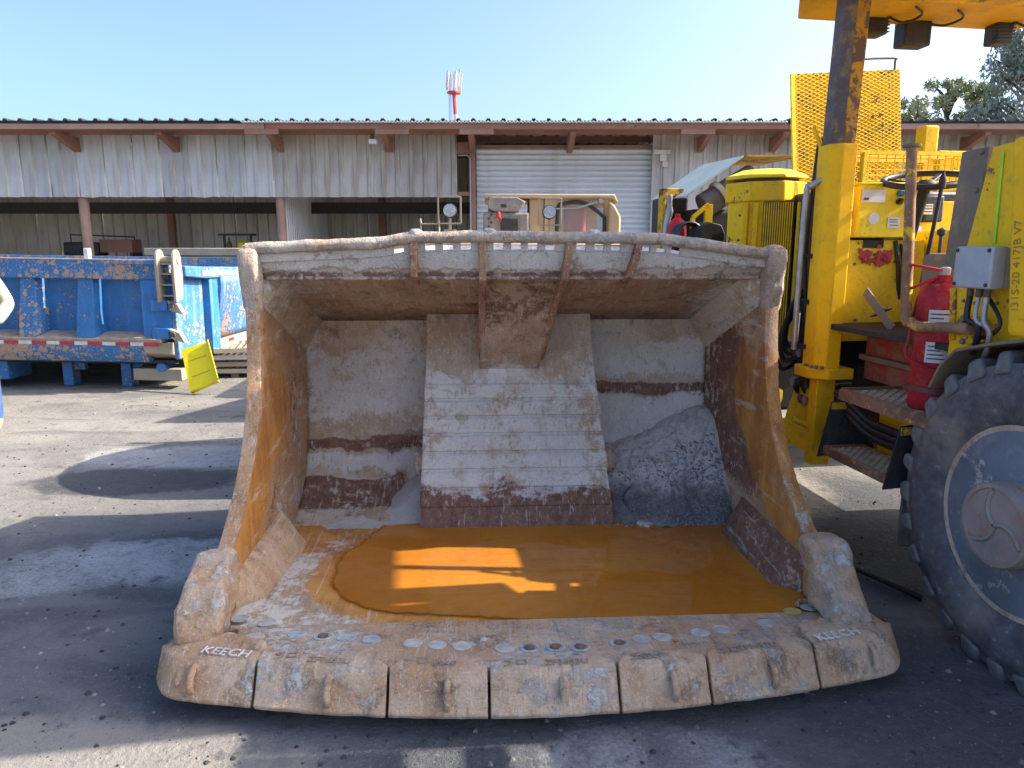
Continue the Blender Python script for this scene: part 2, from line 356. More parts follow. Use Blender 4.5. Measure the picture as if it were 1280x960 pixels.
# --- shed
def cladding(name, c0, c1, c2, streak=0.5):
    g = G(name); n1 = g.noise(0.8, 6); n2 = g.noise(5, 6, 0.65, (1, 1, 0.12)); n3 = g.noise(11, 5, 0.7)
    oi = g.n('ShaderNodeObjectInfo')
    c = g.mix(g.ss(n1, 0.35, 0.65), c0, c1)
    c = g.mix(g.math('MULTIPLY', g.ss(n2, 0.46, 0.72), streak), c, c2)
    c = g.mix(g.math('MULTIPLY', g.ss(n3, 0.60, 0.78), 0.5), c, tuple(x * 0.6 for x in c2))
    hs = g.n('ShaderNodeHueSaturation'); g.set(hs.inputs['Color'], c); g.set(hs.inputs['Value'], g.math('ADD', 0.86, g.math('MULTIPLY', oi.outputs['Random'], 0.26)))
    g.bump(n3, 0.15, 0.01)
    return g.done(hs.outputs[0], 0.5, 0.25, 0.4)
M['clad_new'] = cladding('cladding_silver', (0.60, 0.60, 0.59), (0.50, 0.49, 0.475), (0.42, 0.37, 0.31), 0.5)
M['clad_old'] = cladding('cladding_weathered', (0.52, 0.48, 0.43), (0.42, 0.385, 0.34), (0.29, 0.235, 0.185), 0.75)
M['clad_in'] = cladding('cladding_inner', (0.60, 0.55, 0.47), (0.50, 0.45, 0.38), (0.2, 0.17, 0.13), 0.6)
M['red_steel'] = painted('red_oxide_steel', (0.33, 0.16, 0.11), (0.15, 0.085, 0.06), 0.3, (0.33, 0.25, 0.2), 0.4, 0.6, 3)
M['pink_steel'] = painted('faded_red_steel', (0.44, 0.27, 0.21), (0.20, 0.1, 0.07), 0.3, (0.4, 0.3, 0.25), 0.4, 0.6, 3)
M['dark_steel'] = plain('dark_steel', (0.06, 0.05, 0.045), 0.7)
M['roof'] = plain('roof_sheet', (0.10, 0.115, 0.115), 0.5, 0.3)
g = G('fill_skylight_sheet'); tr = g.n('ShaderNodeBsdfTranslucent'); tr.inputs[0].default_value = (.75, .73, .66, 1); mx = g.n('ShaderNodeMixShader'); mx.inputs[0].default_value = .6; g.done((.6, .6, .56), .6); g.t.links.new(g.b.outputs[0], mx.inputs[1]); g.t.links.new(tr.outputs[0], mx.inputs[2]); g.t.links.new(mx.outputs[0], g.out.inputs[0]); M['fill_skylight'] = g.m  # translucent roofing, added to let light into the bays
M['roof_white'] = plain('eave_sheet', (0.66, 0.66, 0.64), 0.5)
g = G('roller_door'); n1 = g.noise(0.7, 5); n2 = g.noise(3, 6, 0.6, (1, 1, 0.1))
c = g.mix(g.ss(n1, 0.4, 0.65), (0.60, 0.62, 0.62), (0.54, 0.55, 0.54)); c = g.mix(g.math('MULTIPLY', g.ss(n2, 0.5, 0.75), 0.4), c, (0.42, 0.37, 0.3))
M['door'] = g.done(c, 0.45, 0.2)

# --- machines
Yb = (0.80, 0.50, 0.012)
M['yellow'] = painted('yellow_paint', (0.93, 0.585, 0.012), (0.13, 0.085, 0.05), 0.34, (0.46, 0.30, 0.10), 0.42, 0.5, 7, 0.14)
M['yellow_clean'] = painted('yellow_paint_post', (0.95, 0.54, 0.008), (0.2, 0.12, 0.05), 0.16, (0.52, 0.34, 0.1), 0.26, 0.48, 6, 0.1)
M['yellow_lemon'] = painted('yellow_paint_lemon', (0.90, 0.68, 0.03), (0.16, 0.12, 0.05), 0.3, (0.50, 0.38, 0.14), 0.4, 0.5, 9, 0.14)
M['yellow_worn'] = painted('yellow_paint_worn', (0.78, 0.45, 0.02), (0.14, 0.085, 0.055), 0.62, (0.25, 0.16, 0.08), 0.6, 0.55, 8, 0.3)
M['yellow_shaded'] = painted('yellow_paint_shaded', (0.66, 0.34, 0.012), (0.2, 0.12, 0.06), 0.25, (0.36, 0.22, 0.08), 0.4, 0.5, 4, 0.2)  # darker copy of the yellow, carrying the shade under the canopy
M['rust_pipe'] = painted('rusty_pipe', (0.27, 0.15, 0.085), (0.72, 0.46, 0.03), 0.5, (0.35, 0.26, 0.2), 0.4, 0.6, 5, 0.3)
M['rust_steel'] = painted('rusty_step_steel', (0.24, 0.14, 0.09), (0.62, 0.38, 0.03), 0.45, (0.30, 0.23, 0.19), 0.5, 0.65, 9, 0.35)
M['step_tread'] = plain('step_tread', (0.58, 0.46, 0.30), 0.6, 0.2, 0.35)
M['post_dark'] = painted('burnt_post_paint', (0.125, 0.10, 0.088), (0.50, 0.27, 0.02), 0.28, (0.22, 0.18, 0.16), 0.55, 0.45, 4, 0.35)
M['post_mid'] = painted('half_bare_post_paint', (0.52, 0.27, 0.015), (0.13, 0.085, 0.06), 0.72, (0.22, 0.17, 0.13), 0.5, 0.45, 4, 0.3)
M['brown_strip'] = painted('bare_brown_steel', (0.205, 0.165, 0.12), (0.60, 0.40, 0.02), 0.25, (0.3, 0.25, 0.2), 0.3, 0.5, 6)
M['red_scrawl'] = painted('red_smeared_plate', (0.36, 0.07, 0.07), (0.26, 0.15, 0.09), 0.75, (0.3, 0.2, 0.15), 0.4, 0.6, 7)
M['black'] = plain('black_rubber', (0.02, 0.02, 0.022), 0.55)
M['blackmetal'] = painted('scuffed_black_plate', (0.035, 0.033, 0.034), (0.10, 0.075, 0.065), 0.3, (0.14, 0.11, 0.10), 0.3, 0.5, 9)
M['hose'] = plain('hydraulic_hose', (0.018, 0.018, 0.02), 0.5)
M['grey_box'] = plain('grey_enclosure', (0.42, 0.44, 0.46), 0.45, 0.1, 0.15)
M['steel_bright'] = plain('bare_steel', (0.45, 0.45, 0.45), 0.4, 0.6)
M['dark_void'] = plain('greasy_engine', (0.035, 0.032, 0.03), 0.6, 0, 0.5)
M['brown_pipe'] = plain('brown_exhaust', (0.13, 0.095, 0.075), 0.65, 0.1, 0.4)
M['red_can'] = painted('red_cylinder', (0.40, 0.022, 0.03), (0.22, 0.12, 0.1), 0.3, (0.35, 0.2, 0.18), 0.25, 0.38, 8)
M['red_bright'] = painted('red_canister', (0.60, 0.03, 0.035), (0.3, 0.1, 0.08), 0.1, (0.4, 0.2, 0.16), 0.2, 0.45, 6)
M['paper'] = plain('paper_label', (0.66, 0.66, 0.64), 0.7, 0, 0.12)
M['ink'] = plain('printed_ink', (0.10, 0.10, 0.11), 0.7)
M['blue_knob'] = plain('blue_button', (0.03, 0.20, 0.46), 0.35)
M['hivis'] = plain('hivis_tape', (0.48, 0.80, 0.02), 0.4)
M['hood_pale'] = plain('pale_hood_sheet', (0.52, 0.56, 0.44), 0.55, 0, 0.25, 3)
M['tan'] = painted('tan_paint', (0.50, 0.36, 0.20), (0.3, 0.24, 0.19), 0.35, (0.48, 0.40, 0.31), 0.5, 0.55, 6)
M['mudcake'] = mudmat('caked_mud', (0.20, 0.185, 0.17), (0.29, 0.265, 0.24), (0.10, 0.095, 0.09))
g = G('window_glass'); g.b.inputs['Transmission Weight'].default_value = 0.85; M['glass'] = g.done((0.75, 0.78, 0.76), 0.06)
g = G('lamp_lens'); n1 = g.vor(55); M['lens'] = g.done(g.mix(g.ss(n1, 0.1, 0.5), (0.68, 0.70, 0.70), (0.42, 0.45, 0.46)), 0.18)
# tyre
g = G('tyre_rubber'); n1 = g.noise(2.5, 7, 0.65); n2 = g.noise(18, 6, 0.7); n3 = g.noise(90, 3)
c = g.mix(g.ss(n2, 0.35, 0.68), (0.075, 0.076, 0.080), (0.14, 0.139, 0.138))
c = g.mix(g.math('MULTIPLY', g.ss(n1, 0.50, 0.68), 0.7), c, (0.27, 0.225, 0.175))
c = g.mix(g.math('MULTIPLY', g.ss(n2, 0.60, 0.70), 0.6), c, (0.36, 0.36, 0.36))
g.bump(g.math('ADD', n2, g.math('MULTIPLY', n3, 0.4)), 0.3, 0.008); M['tyre'] = g.done(c, 0.6, 0, 0.4)
M['lug'] = plain('worn_lug', (0.22, 0.215, 0.205), 0.8, 0, 0.5, 9, 0.5)
M['rim'] = painted('blue_black_rim', (0.20, 0.23, 0.265), (0.45, 0.42, 0.38), 0.5, (0.14, 0.15, 0.16), 0.5, 0.42, 8, 0.3)
M['rim_edge'] = painted('scraped_rim_edge', (0.55, 0.43, 0.33), (0.06, 0.06, 0.07), 0.4, (0.2, 0.12, 0.07), 0.5, 0.6, 9)
M['hub'] = painted('scraped_hub', (0.34, 0.28, 0.24), (0.38, 0.18, 0.10), 0.55, (0.32, 0.30, 0.28), 0.55, 0.5, 12, 0.3)
# tipper body
M['blue'] = splattered('blue_paint_muddy', (0.035, 0.165, 0.38), (0.46, 0.29, 0.17), 0.26, 9, 0.5)
M['blue_mud'] = splattered('blue_paint_mudcaked', (0.035, 0.16, 0.36), (0.50, 0.34, 0.21), 0.62, 9, 0.6)
M['blue_clean'] = splattered('blue_paint', (0.035, 0.19, 0.46), (0.42, 0.31, 0.2), 0.06, 9, 0.45, 0.5)
M['blue_pale'] = splattered('blue_paint_dusty', (0.05, 0.19, 0.42), (0.46, 0.32, 0.21), 0.48, 8, 0.55, 0.6, (0.30, 0.34, 0.38))
M['cream'] = painted('cream_casting', (0.40, 0.33, 0.235), (0.18, 0.26, 0.36), 0.25, (0.38, 0.28, 0.19), 0.5, 0.6, 6)
M['dustledge'] = plain('dusty_ledge', (0.42, 0.31, 0.225), 0.9)
M['refl_red'] = plain('reflector_red', (0.55, 0.03, 0.05), 0.4); M['refl_white'] = plain('reflector_white', (0.70, 0.68, 0.62), 0.4)
M['panel_yellow'] = plain('bright_yellow_panel', (0.85, 0.68, 0.0), 0.45, 0, 0.06)
# ================================================================== ground
mb = MB(); mb.add([(-500, -60, 0), (500, -60, 0), (500, 900, 0), (-500, 900, 0)], [(0, 1, 2, 3)])
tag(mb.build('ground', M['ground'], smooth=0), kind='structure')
# loose stones lying about the yard (uncountable)
def crumbs(seed, count, col, name, label, smin, smax):
    mb = MB(); rnd = random.Random(seed)
    base = [(1, .2, 0), (.3, .9, 0), (-.8, .5, 0), (-.7, -.6, 0), (.4, -.9, 0), (.5, .3, .7), (-.4, .2, .8), (.1, -.5, .6)]
    fs = [(0, 1, 5), (1, 2, 6), (1, 6, 5), (2, 3, 6), (3, 7, 6), (3, 4, 7), (4, 0, 7), (0, 5, 7), (5, 6, 7)]
    for i in range(count):
        y = 1.7 + 9 * rnd.random() ** 1.5; x = rnd.uniform(-0.85, 0.85) * (y + 0.6)
        if noise.noise(Vector((x * .9 + seed, y * .9, 0))) < rnd.uniform(-.5, .25): continue
        s_ = smin + (smax - smin) * rnd.random() ** 4
        a = rnd.random() * 6.3; ca, sa = math.cos(a), math.sin(a); h = rnd.uniform(.6, 1.1)
        mb.add([(x + s_ * (p[0] * ca - p[1] * sa) * rnd.uniform(.7, 1.2), y + s_ * (p[0] * sa + p[1] * ca) * rnd.uniform(.7, 1.2), s_ * p[2] * h) for p in base], fs)
    tag(mb.build(name, plain(name + '_stone', col, 0.9, 0, 0.5, 3), smooth=0, nofix=True), label, 'stones', kind='stuff')
crumbs(3, 3200, (0.26, 0.245, 0.22), 'loose_stones', 'small pale loose stones and crumbs scattered over the yard ground', .003, .016)
crumbs(8, 5200, (0.05, 0.05, 0.052), 'dark_crumbs', 'dark crumbs of dirt scattered over the yard ground', .003, .014)

# ================================================================== the shed
shed = thing('workshop_shed', 'long corrugated metal workshop shed with open bays and roller door behind the machines', 'shed', (0, 20, 0))
def sheet_mesh(name, wdt, hgt, mat, pitch=0.375, dep=0.045, dent=0.0, seed=0):
    mb = MB(); prof = []; n = round(wdt / pitch)
    for i in range(n):
        x = i * pitch
        for f, d in ((0, 0), (0.56, 0), (0.64, 1), (0.88, 1), (0.96, 0)): prof.append((x + f * pitch, -d * dep))
    prof.append((n * pitch, 0)); K = 6
    def fn(u, v):
        k = round(u * (len(prof) - 1)); x, y = prof[k]; z = v * hgt
        w_ = dent * fbm((x * 2.1 + seed, z * 1.7, seed * 3.3), 1, 3)
        zb = 0.05 * fbm((x * 3 + seed * 9, 0, 0), 1.2, 3) * dent * 14 if v == 0 else 0
        return (x, y + w_, z + zb)
    mb.grid(fn, len(prof) - 1, K)
    return mb.build(name, mat, None, smooth=30, nofix=True)
protos = {}
def sheets(x0, x1, y, z0, z1, mat, seedn=3, dent=0.02, name='cladding_sheet'):
    W = 0.75; x = x1 - W; k = 0
    while x > x0 - W:
        key = (mat.name, round(z1 - z0, 2), k % seedn)
        if key not in protos:
            o = sheet_mesh(name, W, z1 - z0, mat, dent=dent, seed=k % seedn + 1); protos[key] = o
        else:
            o = protos[key].copy(); C.objects.link(o)
        o.parent = shed; o.location = (x, y - 0.004 * (k % 2), z0); x -= W; k += 1
# local y = world Y - 20
def sx(px, py, Y): p = atY(px, py, Y); return p.x
xA = sx(342, 200, 20); xB = sx(571, 200, 20)
sheets(-19.0, xA, 0.0, 2.98, 4.62, M['clad_new'], 4, 0.035)
sheets(xA + 0.3, xB, 0.02, 2.98, 4.62, M['clad_old'], 3, 0.012)
xR = sx(843, 220, 20)
sheets(xR + 0.1, 19.5, 0.02, 0.0, 4.62, M['clad_old'], 3, 0.012)
sheets(-19.0, -1.1, 5.0, 0.0, 5.0, M['clad_in'], 3, 0.02)
# roof sheets
mb = MB(); W = 0.75; prof = []
for i in range(2):
    x = i * 0.375
    for f, d in ((0, 0), (0.60, 0), (0.68, 0.055), (0.86, 0.055), (0.94, 0)): prof.append((x + f * 0.375, d))
prof.append((0.75, 0))
mb.grid(lambda u, v: (prof[round(u * (len(prof) - 1))][0], -1.25 + v * 12, prof[round(u * (len(prof) - 1))][1] + 4.74 + 0.3 * v), len(prof) - 1, 8)
r0 = mb.build('roof_sheet', M['roof'], shed, smooth=30, nofix=True, solid=(0.012, -1)); r0.location = (-20, 0, 0)
r1 = r0.copy(); r1.data = r0.data.copy(); r1.name = 'roof_fill_sheet'; C.objects.link(r1); r1.data.materials.append(M['fill_skylight']); r1.data.polygons.foreach_set('material_index', [int(i // (len(prof) - 1) > 1) for i in range(len(r1.data.polygons))]); r1.location = (-20 - 0.75, 0, 0)  # unseen translucent sheets, put in to brighten the open bays
for k in range(1, 54):
    o = (r1 if k % 3 == 1 and k < 22 else r0).copy(); C.objects.link(o); o.location = (-20 + 0.75 * k, 0, 0)
# pale wavy eave sheet
x0, x1 = sx(300, 157, 18.7), sx(985, 157, 18.7); n = int((x1 - x0) / 0.0225)
mb = MB(); mb.grid(lambda u, v: (lerp(x0, x1, u), -1.29 + 1.2 * v, 4.715 + 0.018 * math.sin(u * n * math.pi / 2) ), n, 1)
mb.build('eave_sheet', M['roof_white'], shed, smooth=60, nofix=True, solid=(0.02, -1))
# fascia beams along the eave, in lengths
for a, b, m in ((-20, xA + 0.2, 'pink_steel'), (xA + 0.2, sx(985, 157, 18.9), 'red_steel'), (sx(985, 157, 18.9), 20, 'pink_steel')):
    MB().bb((a + 0.01, -1.18, 4.55), (b - 0.01, -1.08, 4.68)).build('fascia_beam', M[m], shed, bevel=0.008)
# rafter tails
for px in (85, 212, 345, 484, 590, 714, 880, 972, 1215):
    x = sx(px, 170, 19.6)
    MB().prism([(-1.07, 4.50), (0.3, 4.50), (0.3, 4.16), (-0.1, 4.14), (-1.07, 4.44)], 'x', x - 0.07, x + 0.07).build('rafter_tail', M['red_steel'], shed, bevel=0.006)
for px in (308, 470, 575, 850):                         # short fascia pieces hanging below the beam
    x = sx(px, 165, 18.95)
    MB().bb((x, -1.20, 4.42), (x + 0.85, -1.185, 4.55)).build('fascia_patch', M['red_steel'], shed)
# purlins under the roof above the door
for y_ in (-0.5, 0.9, 2.6, 4.4):
    MB().bb((-19, y_, 4.52), (19, y_ + 0.07, 4.68)).build('purlin', M['red_steel'], shed)
# columns
for px, w_, m, py in ((108, 0.26, 'pink_steel', 285), (352, 0.24, 'pink_steel', 280), (591, 0.16, 'red_steel', 230)):
    x = sx(px, py, 20.2)
    MB().tube([(x, 0.2, 0), (x, 0.2, 4.5)], w_ / 2, 14).build('column', M[m], shed, smooth=60) if w_ > 0.2 else MB().bb((x - .08, 0.05, 0), (x + .08, 0.25, 4.5)).build('column', M[m], shed, bevel=.006)
for px in (213, 478): 
    x = sx(px, 280, 24)
    MB().bb((x - .1, 4.0, 0), (x + .1, 4.2, 4.6)).build('inner_column', M['red_steel'], shed)
# truss beam across the open bays
mb = MB(); zt = atY(300, 253, 23).z; zb = atY(300, 265, 23).z
mb.bb((-19, 3.0, zt - .05), (-1.3, 3.08, zt)); mb.bb((-19, 3.0, zb - .05), (-1.3, 3.08, zb))
mb.bb((-19, 3.02, zb), (-1.3, 3.05, zt - .05))
for k in range(120):
    x = -19 + k * 0.147; mb.bar((x, 3.04, zb), (x + 0.147, 3.04, zt - .05), 0.05, 0.045, (0, 1, 0)) if k % 2 else mb.bar((x, 3.04, zt - .05), (x + 0.147, 3.04, zb), 0.05, 0.045, (0, 1, 0))
mb.build('truss_beam', M['dark_steel'], shed, smooth=0)
# red frame beside the door, with a small dark opening
x0, x1 = sx(572, 200, 20), sx(596, 200, 20)
MB().bb((x0, 0.0, 3.02), (x1 - .16, 0.12, 3.12)).build('door_frame_rail', M['red_steel'], shed)
MB().bb((x0, 0.0, 4.1), (x1 - .16, 0.12, 4.40)).build('door_frame_rail', M['red_steel'], shed)
MB().tube([(x0 + .02, -.03, 4.06), (x1 - .25, -.03, 4.06), (x1 - .18, -.03, 3.98), (x1 - .18, -.03, 1.2)], 0.018, 6).build('conduit', M['grey_box'], shed, smooth=60)
# partitions inside
def sidewall(x, y0, y1, mat, name):
    mb = MB(); n = int((y1 - y0) / 0.2); pr = []
    for i in range(n):
        yy = y0 + i * 0.2
        for f, d in ((0, 0), (.5, 0), (.6, .03), (.9, .03)): pr.append((yy + f * .2, d))
    mb.grid(lambda u, v: (x + pr[round(u * (len(pr) - 1))][1], pr[round(u * (len(pr) - 1))][0], 4.6 * v), len(pr) - 1, 1)
    return mb.build(name, mat, shed, smooth=30, nofix=True)
sidewall(-6.25, 0.35, 7.0, M['clad_new'], 'partition_wall'); sidewall(-18.6, 0.0, 7.0, M['clad_old'], 'end_wall'); sidewall(-1.15, 0.35, 7.0, M['clad_old'], 'partition_wall')
# roller door
dx0, dx1 = sx(596, 240, 20.3), sx(832, 240, 20.3); ztop = atY(700, 185, 20.3).z; n = 30
mb = MB(); pr = []
for i in range(n):
    z = i * ztop / n; p = ztop / n
    for f, d in ((0, 0.0), (0.15, 0.03), (0.35, 0.05), (0.6, 0.05), (0.82, 0.03), (0.97, 0.0)): pr.append((z + f * p, d))
mb.grid(lambda u, v: (lerp(dx0, dx1, u), 0.3 - pr[round(v * (len(pr) - 1))][1], pr[round(v * (len(pr) - 1))][0]), 1, len(pr) - 1)
mb.build('roller_door', M['door'], shed, smooth=50, nofix=True)
MB().bb((dx0 - .1, 0.2, 0), (dx0, 0.45, ztop + .3)).build('door_guide', M['dark_steel'], shed)
MB().bb((dx1, 0.2, 0), (dx1 + .26, 0.45, ztop + .3)).build('door_guide', M['dark_steel'], shed)
MB().bb((dx0, 0.28, ztop), (dx1, 0.42, ztop + .07)).build('door_lintel', M['red_steel'], shed)
MB().bb((dx0, 5, 4.0), (dx1, 5.1, 5.2)).build('inner_bulkhead', M['dark_steel'], shed)
mb = MB(); xx = sx(830, 190, 20.0); mb.bb((xx - .3, -.1, 4.08), (xx + .15, .1, 4.2)); mb.bb((xx - .12, -.12, 3.9), (xx + .05, .08, 4.08)); mb.bb((xx - .05, -.1, 3.75), (xx + .1, .02, 3.9))
mb.build('door_chain_hoist', M['clad_in'], shed, bevel=0.01)
MB().tube([(xx - .02, -.05, 3.8), (xx - .02, -.05, 1.2)], 0.008, 5).build('hoist_chain', M['dark_steel'], shed)
# little floodlight under the eave
p = atY(466, 177, 19.2); fl = tag(MB().box((0, 0, 0), (0.2, 0.12, 0.12)).build('floodlight', M['paper'], bevel=.015), 'small pale floodlight under the shed eave above the weathered cladding', 'light'); fl.location = p
MB().bb((-.03, -.02, .06), (.03, .02, .19)).build('bracket', M['dark_steel'], fl)

# things standing in the open bay
b = atY(155, 325, 23); wb = thing('workbench', 'rust red bench with dark clutter inside the open shed bay', 'bench', (b.x, 23, 0))
MB().bb((-.55, -.3, 1.5), (.45, .3, 1.9)).build('cabinet', M['red_steel'], wb, bevel=.01)
MB().bb((-1.7, -.3, 1.4), (-.6, .3, 1.82)).build('clutter', M['dark_void'], wb, bevel=.06)
for x in (-1.6, .4): MB().bb((x - .05, -.3, 0), (x + .05, .3, 1.5)).build('leg', M['dark_steel'], wb)
MB().tube([(-1.6, 0, 1.4), (-1.6, 0, 2.05), (.4, 0, 1.98), (.4, 0, 1.5)], .025, 6).build('frame_rail', M['dark_steel'], wb)
b = atY(298, 313, 22); sh = thing('wall_shelf', 'dark shelf board holding a bottle and yellow pot in the open bay', 'shelf', (b.x, 22, 0))
MB().bb((-.5, -.2, 2.0), (.5, .2, 2.06)).build('board', M['dark_steel'], sh)
for x in (-.4, .4): MB().bb((x - .03, -.03, 0), (x + .03, .03, 2)).build('leg', M['dark_steel'], sh)
MB().bb((-.5, -.2, 1.5), (.5, .2, 1.55)).build('board', M['dark_steel'], sh)
bo = tag(MB().lathe([(.08, 0), (.085, .2), (.03, .3), (.03, .4)], 10).build('bottle', M['brown_pipe'], smooth=50), 'brown bottle on the dark shelf in the open bay', 'bottle'); bo.location = (b.x - .22, 21.9, 1.55)
bo = tag(MB().lathe([(.12, 0), (.16, .1), (.15, .22), (.06, .3)], 12).build('pot', M['panel_yellow'], smooth=50), 'yellow pot on the dark shelf in the open bay', 'pot'); bo.location = (b.x + .18, 21.9, 1.55)

# ================================================================== telecom mast
mp = atY(568, 150, 70); mast = thing('telecom_mast', 'red and white telecom mast with antennas rising beyond the shed roof', 'mast', (mp.x, 70, 0))
zt = atY(568, 117, 70).z; z1 = atY(568, 143, 70).z
M['mast_red'] = plain('mast_red', (0.62, 0.06, 0.05), .5); M['mast_white'] = plain('mast_white', (.75, .75, .74), .5)
MB().tube([(0.15, 0, 0), (0.15, 0, z1)], .17, 8).build('pole', M['mast_white'], mast)
MB().tube([(0.1, 0, z1), (0, 0, zt)], .17, 8).build('pole', M['mast_red'], mast)
MB().tube([(-.35, 0, 0), (-.3, 0, zt)], .04, 5).build('ladder_rail', M['grey_box'], mast); MB().tube([(-.5, 0, 0), (-.45, 0, zt)], .04, 5).build('ladder_rail', M['grey_box'], mast)
MB().lathe([(.65, 0), (.65, .15)], 10, (0, 0, zt)).build('platform', M['mast_red'], mast)
MB().tube([(0, 0, zt), (0, 0, atY(566, 85, 70).z)], [.12, .03], 6).build('spike', M['grey_box'], mast)
for k in range(9):
    a = k * .7; MB().box((.62 * math.cos(a), .62 * math.sin(a), zt + .95 + .15 * (k % 3)), (.2, .16, 1.5), Matrix.Rotation(.1, 3, 'Y')).build('antenna_panel', M['mast_white'], mast)

# ================================================================== trees
g = G('leaves'); oi = g.n('ShaderNodeObjectInfo'); n1 = g.noise(0.9, 4)
c = g.mix(g.ss(n1, 0.35, 0.65), (0.30, 0.34, 0.16), (0.40, 0.42, 0.22))
g.b.inputs['Subsurface Weight'].default_value = 0.0
M['leaf'] = g.done(c, 0.6)
g = G('grey_leaves'); n1 = g.noise(0.9, 4); M['leaf_grey'] = g.done(g.mix(g.ss(n1, 0.35, 0.65), (0.20, 0.25, 0.20), (0.28, 0.32, 0.25)), 0.6)
M['bark'] = plain('bark', (0.10, 0.075, 0.055), .9)
def tree(label, base, h, rad, mat, seed, droop=0.0, clumps=26, per=150, ls=0.11):
    rn = random.Random(seed); t = thing('tree', label, 'tree', base, 0, 'trees beyond the shed')
    mb = MB(); mb.tube([(0, 0, 0), (.1, .05, h * .35), (-.1, 0, h * .62), (0, 0, h * .9)], [h * .03, h * .024, h * .016, h * .005], 7)
    lf = MB(); lf.cur = (0, 0, 0)
    for k in range(clumps):
        a = rn.random() * 6.28; f = rn.random() ** 0.8; zz = h * (0.42 + 0.56 * f); rr = rad * (1.0 - 0.75 * abs(f - .4) ** 1.3) * math.sqrt(rn.random())
        c = Vector((rr * math.cos(a), rr * math.sin(a), zz)); cr = rad * rn.uniform(.16, .34)
        mb.tube([(0, 0, max(h * .3, zz - rad * .5)), tuple(c * .6 + Vector((0, 0, zz * .4 - rad * .15))), tuple(c)], [h * .010, h * .006, h * .002], 5)
        for q in range(per):
            d = Vector((rn.gauss(0, 1), rn.gauss(0, 1), rn.gauss(0, .8))); d = d / max(d.length, .01) * cr * rn.random() ** .5
            p = c + d - Vector((0, 0, droop * rn.random() ** 2 * cr * 2.2)); s_ = ls * rn.uniform(.6, 1.5)
            u = Vector((rn.gauss(0, 1), rn.gauss(0, 1), rn.gauss(0, 1) - droop * 2)).normalized(); v_ = u.cross(Vector((rn.gauss(0, 1), rn.gauss(0, 1), rn.gauss(0, 1)))).normalized()
            lf.add([p - u * s_ * 1.3, p + v_ * s_ * .42, p + u * s_ * 1.3, p - v_ * s_ * .42], [(0, 1, 2, 3)])
    mb.build('trunk', M['bark'], t, smooth=60); lf.build('crown', mat, t, smooth=0, nofix=True)
def tbase(px, Y): p = atY(px, 140, Y); return (p.x, Y, 0)
tree('low rounded light green tree left of the others behind the shed roof', tbase(1148, 42), atY(1148, 122, 42).z, 1.7, M['leaf'], 1, 0, 20)
tree('taller light green tree in the middle behind the shed roof', tbase(1186, 44), atY(1186, 92, 44).z, 2.0, M['leaf'], 2, 0, 30)
tree('narrow pale green tree between the middle and the dark tree', tbase(1224, 44), atY(1222, 98, 44).z, 1.3, M['leaf'], 5, 0, 22)
tree('large drooping grey green tree at the right picture edge', tbase(1292, 40), atY(1290, 22, 40).z, 3.0, M['leaf_grey'], 4, 0.7, 70, 190)
# ================================================================== the loader bucket
BX, BY, BR = 0.022, 3.45, R(3.0)
bucket = thing('loader_bucket', 'large worn steel loader bucket on the ground with rusty orange water inside', 'bucket', (BX, BY, 0), BR)
BM = Matrix.Translation((0, -BY, 0))
def B(): mb = MB(); mb.M = BM.copy(); return mb
def tob(p):                              # world point -> bucket (u, v, z)
    q = Matrix.Rotation(-BR, 3, 'Z') @ (Vector(p) - Vector((BX, BY, 0))); return Vector((q.x, q.y + BY, q.z))
def interp(tab, x):
    if x <= tab[0][0]: return tab[0][1]
    for (a, b), (c, d) in zip(tab, tab[1:]):
        if x <= c: return b + (d - b) * (x - a) / (c - a)
    return tab[-1][1]
def smooth_tab(tab): return spline(tab, 6)
FE = smooth_tab([(.10, 2.46), (.18, 2.56), (.30, 2.70), (.45, 2.93), (.60, 3.12), (.78, 3.265), (1.0, 3.36), (1.3, 3.41), (1.5, 3.415), (1.62, 3.40)])
BE = smooth_tab([(.10, 3.75), (.16, 3.95), (.25, 4.08), (.42, 4.20), (.65, 4.26), (.95, 4.29), (1.17, 4.30), (1.24, 4.16), (1.33, 3.9), (1.42, 3.65), (1.49, 3.53), (1.62, 3.49)])
WI, TH = 1.20, 0.062
def nz(p, s_=1.0, o=4, off=0): return fbm((p[0] + off, p[1], p[2]), s_, o)
# --- side plates
def wear_side(sgn):
    def f(u, v, z):
        e = v - interp(FE, z); n = nz((u, v, z), 2.2, 4, sgn * 7)
        sl = 0.50 * sstep(1.0, 1.5, z) + 0.42 * sstep(.07, .0, e) * sstep(.8, .4, z) + 0.36 * sstep(.55, .8, e + .2 * n)
        if sgn < 0:
            og = sstep(1.3, .85, z + .2 * n) * sstep(.0, .10, e + .05 * n) * sstep(.66, .28, e + .2 * n) * 1.1
            ru = 0.45 * sstep(.3, .5, e) * sstep(1.35, .9, z)
        else:
            og = sstep(1.3, 1.0, z) * sstep(.55, .30, e + .15 * n) * (1.0 - .2 * sstep(.2, .0, e)) 
            ru = 0.62 * sstep(1.45, 1.1, z) * sstep(.15, .35, e) * sstep(.2, .45, z) + .25 * sstep(.12, .0, e)
            sl *= 0.75
        return (max(0, min(1, sl)), max(0, min(1, og)), max(0, min(1, ru)))
    return f
for sgn in (-1, 1):
    def fn(a, b, sgn=sgn):
        z = lerp(.10, 1.60, b); t = a if sgn < 0 else 1 - a
        v = lerp(interp(FE, z), interp(BE, z), t)
        return (sgn * WI, v, z)
    mb = B(); mb.grid(fn, 46, 60, wear_side(sgn))
    o = mb.build('side_plate', M['side'], bucket, smooth=50, nofix=True, solid=(TH, -1), bevel=0.018, seg=3)
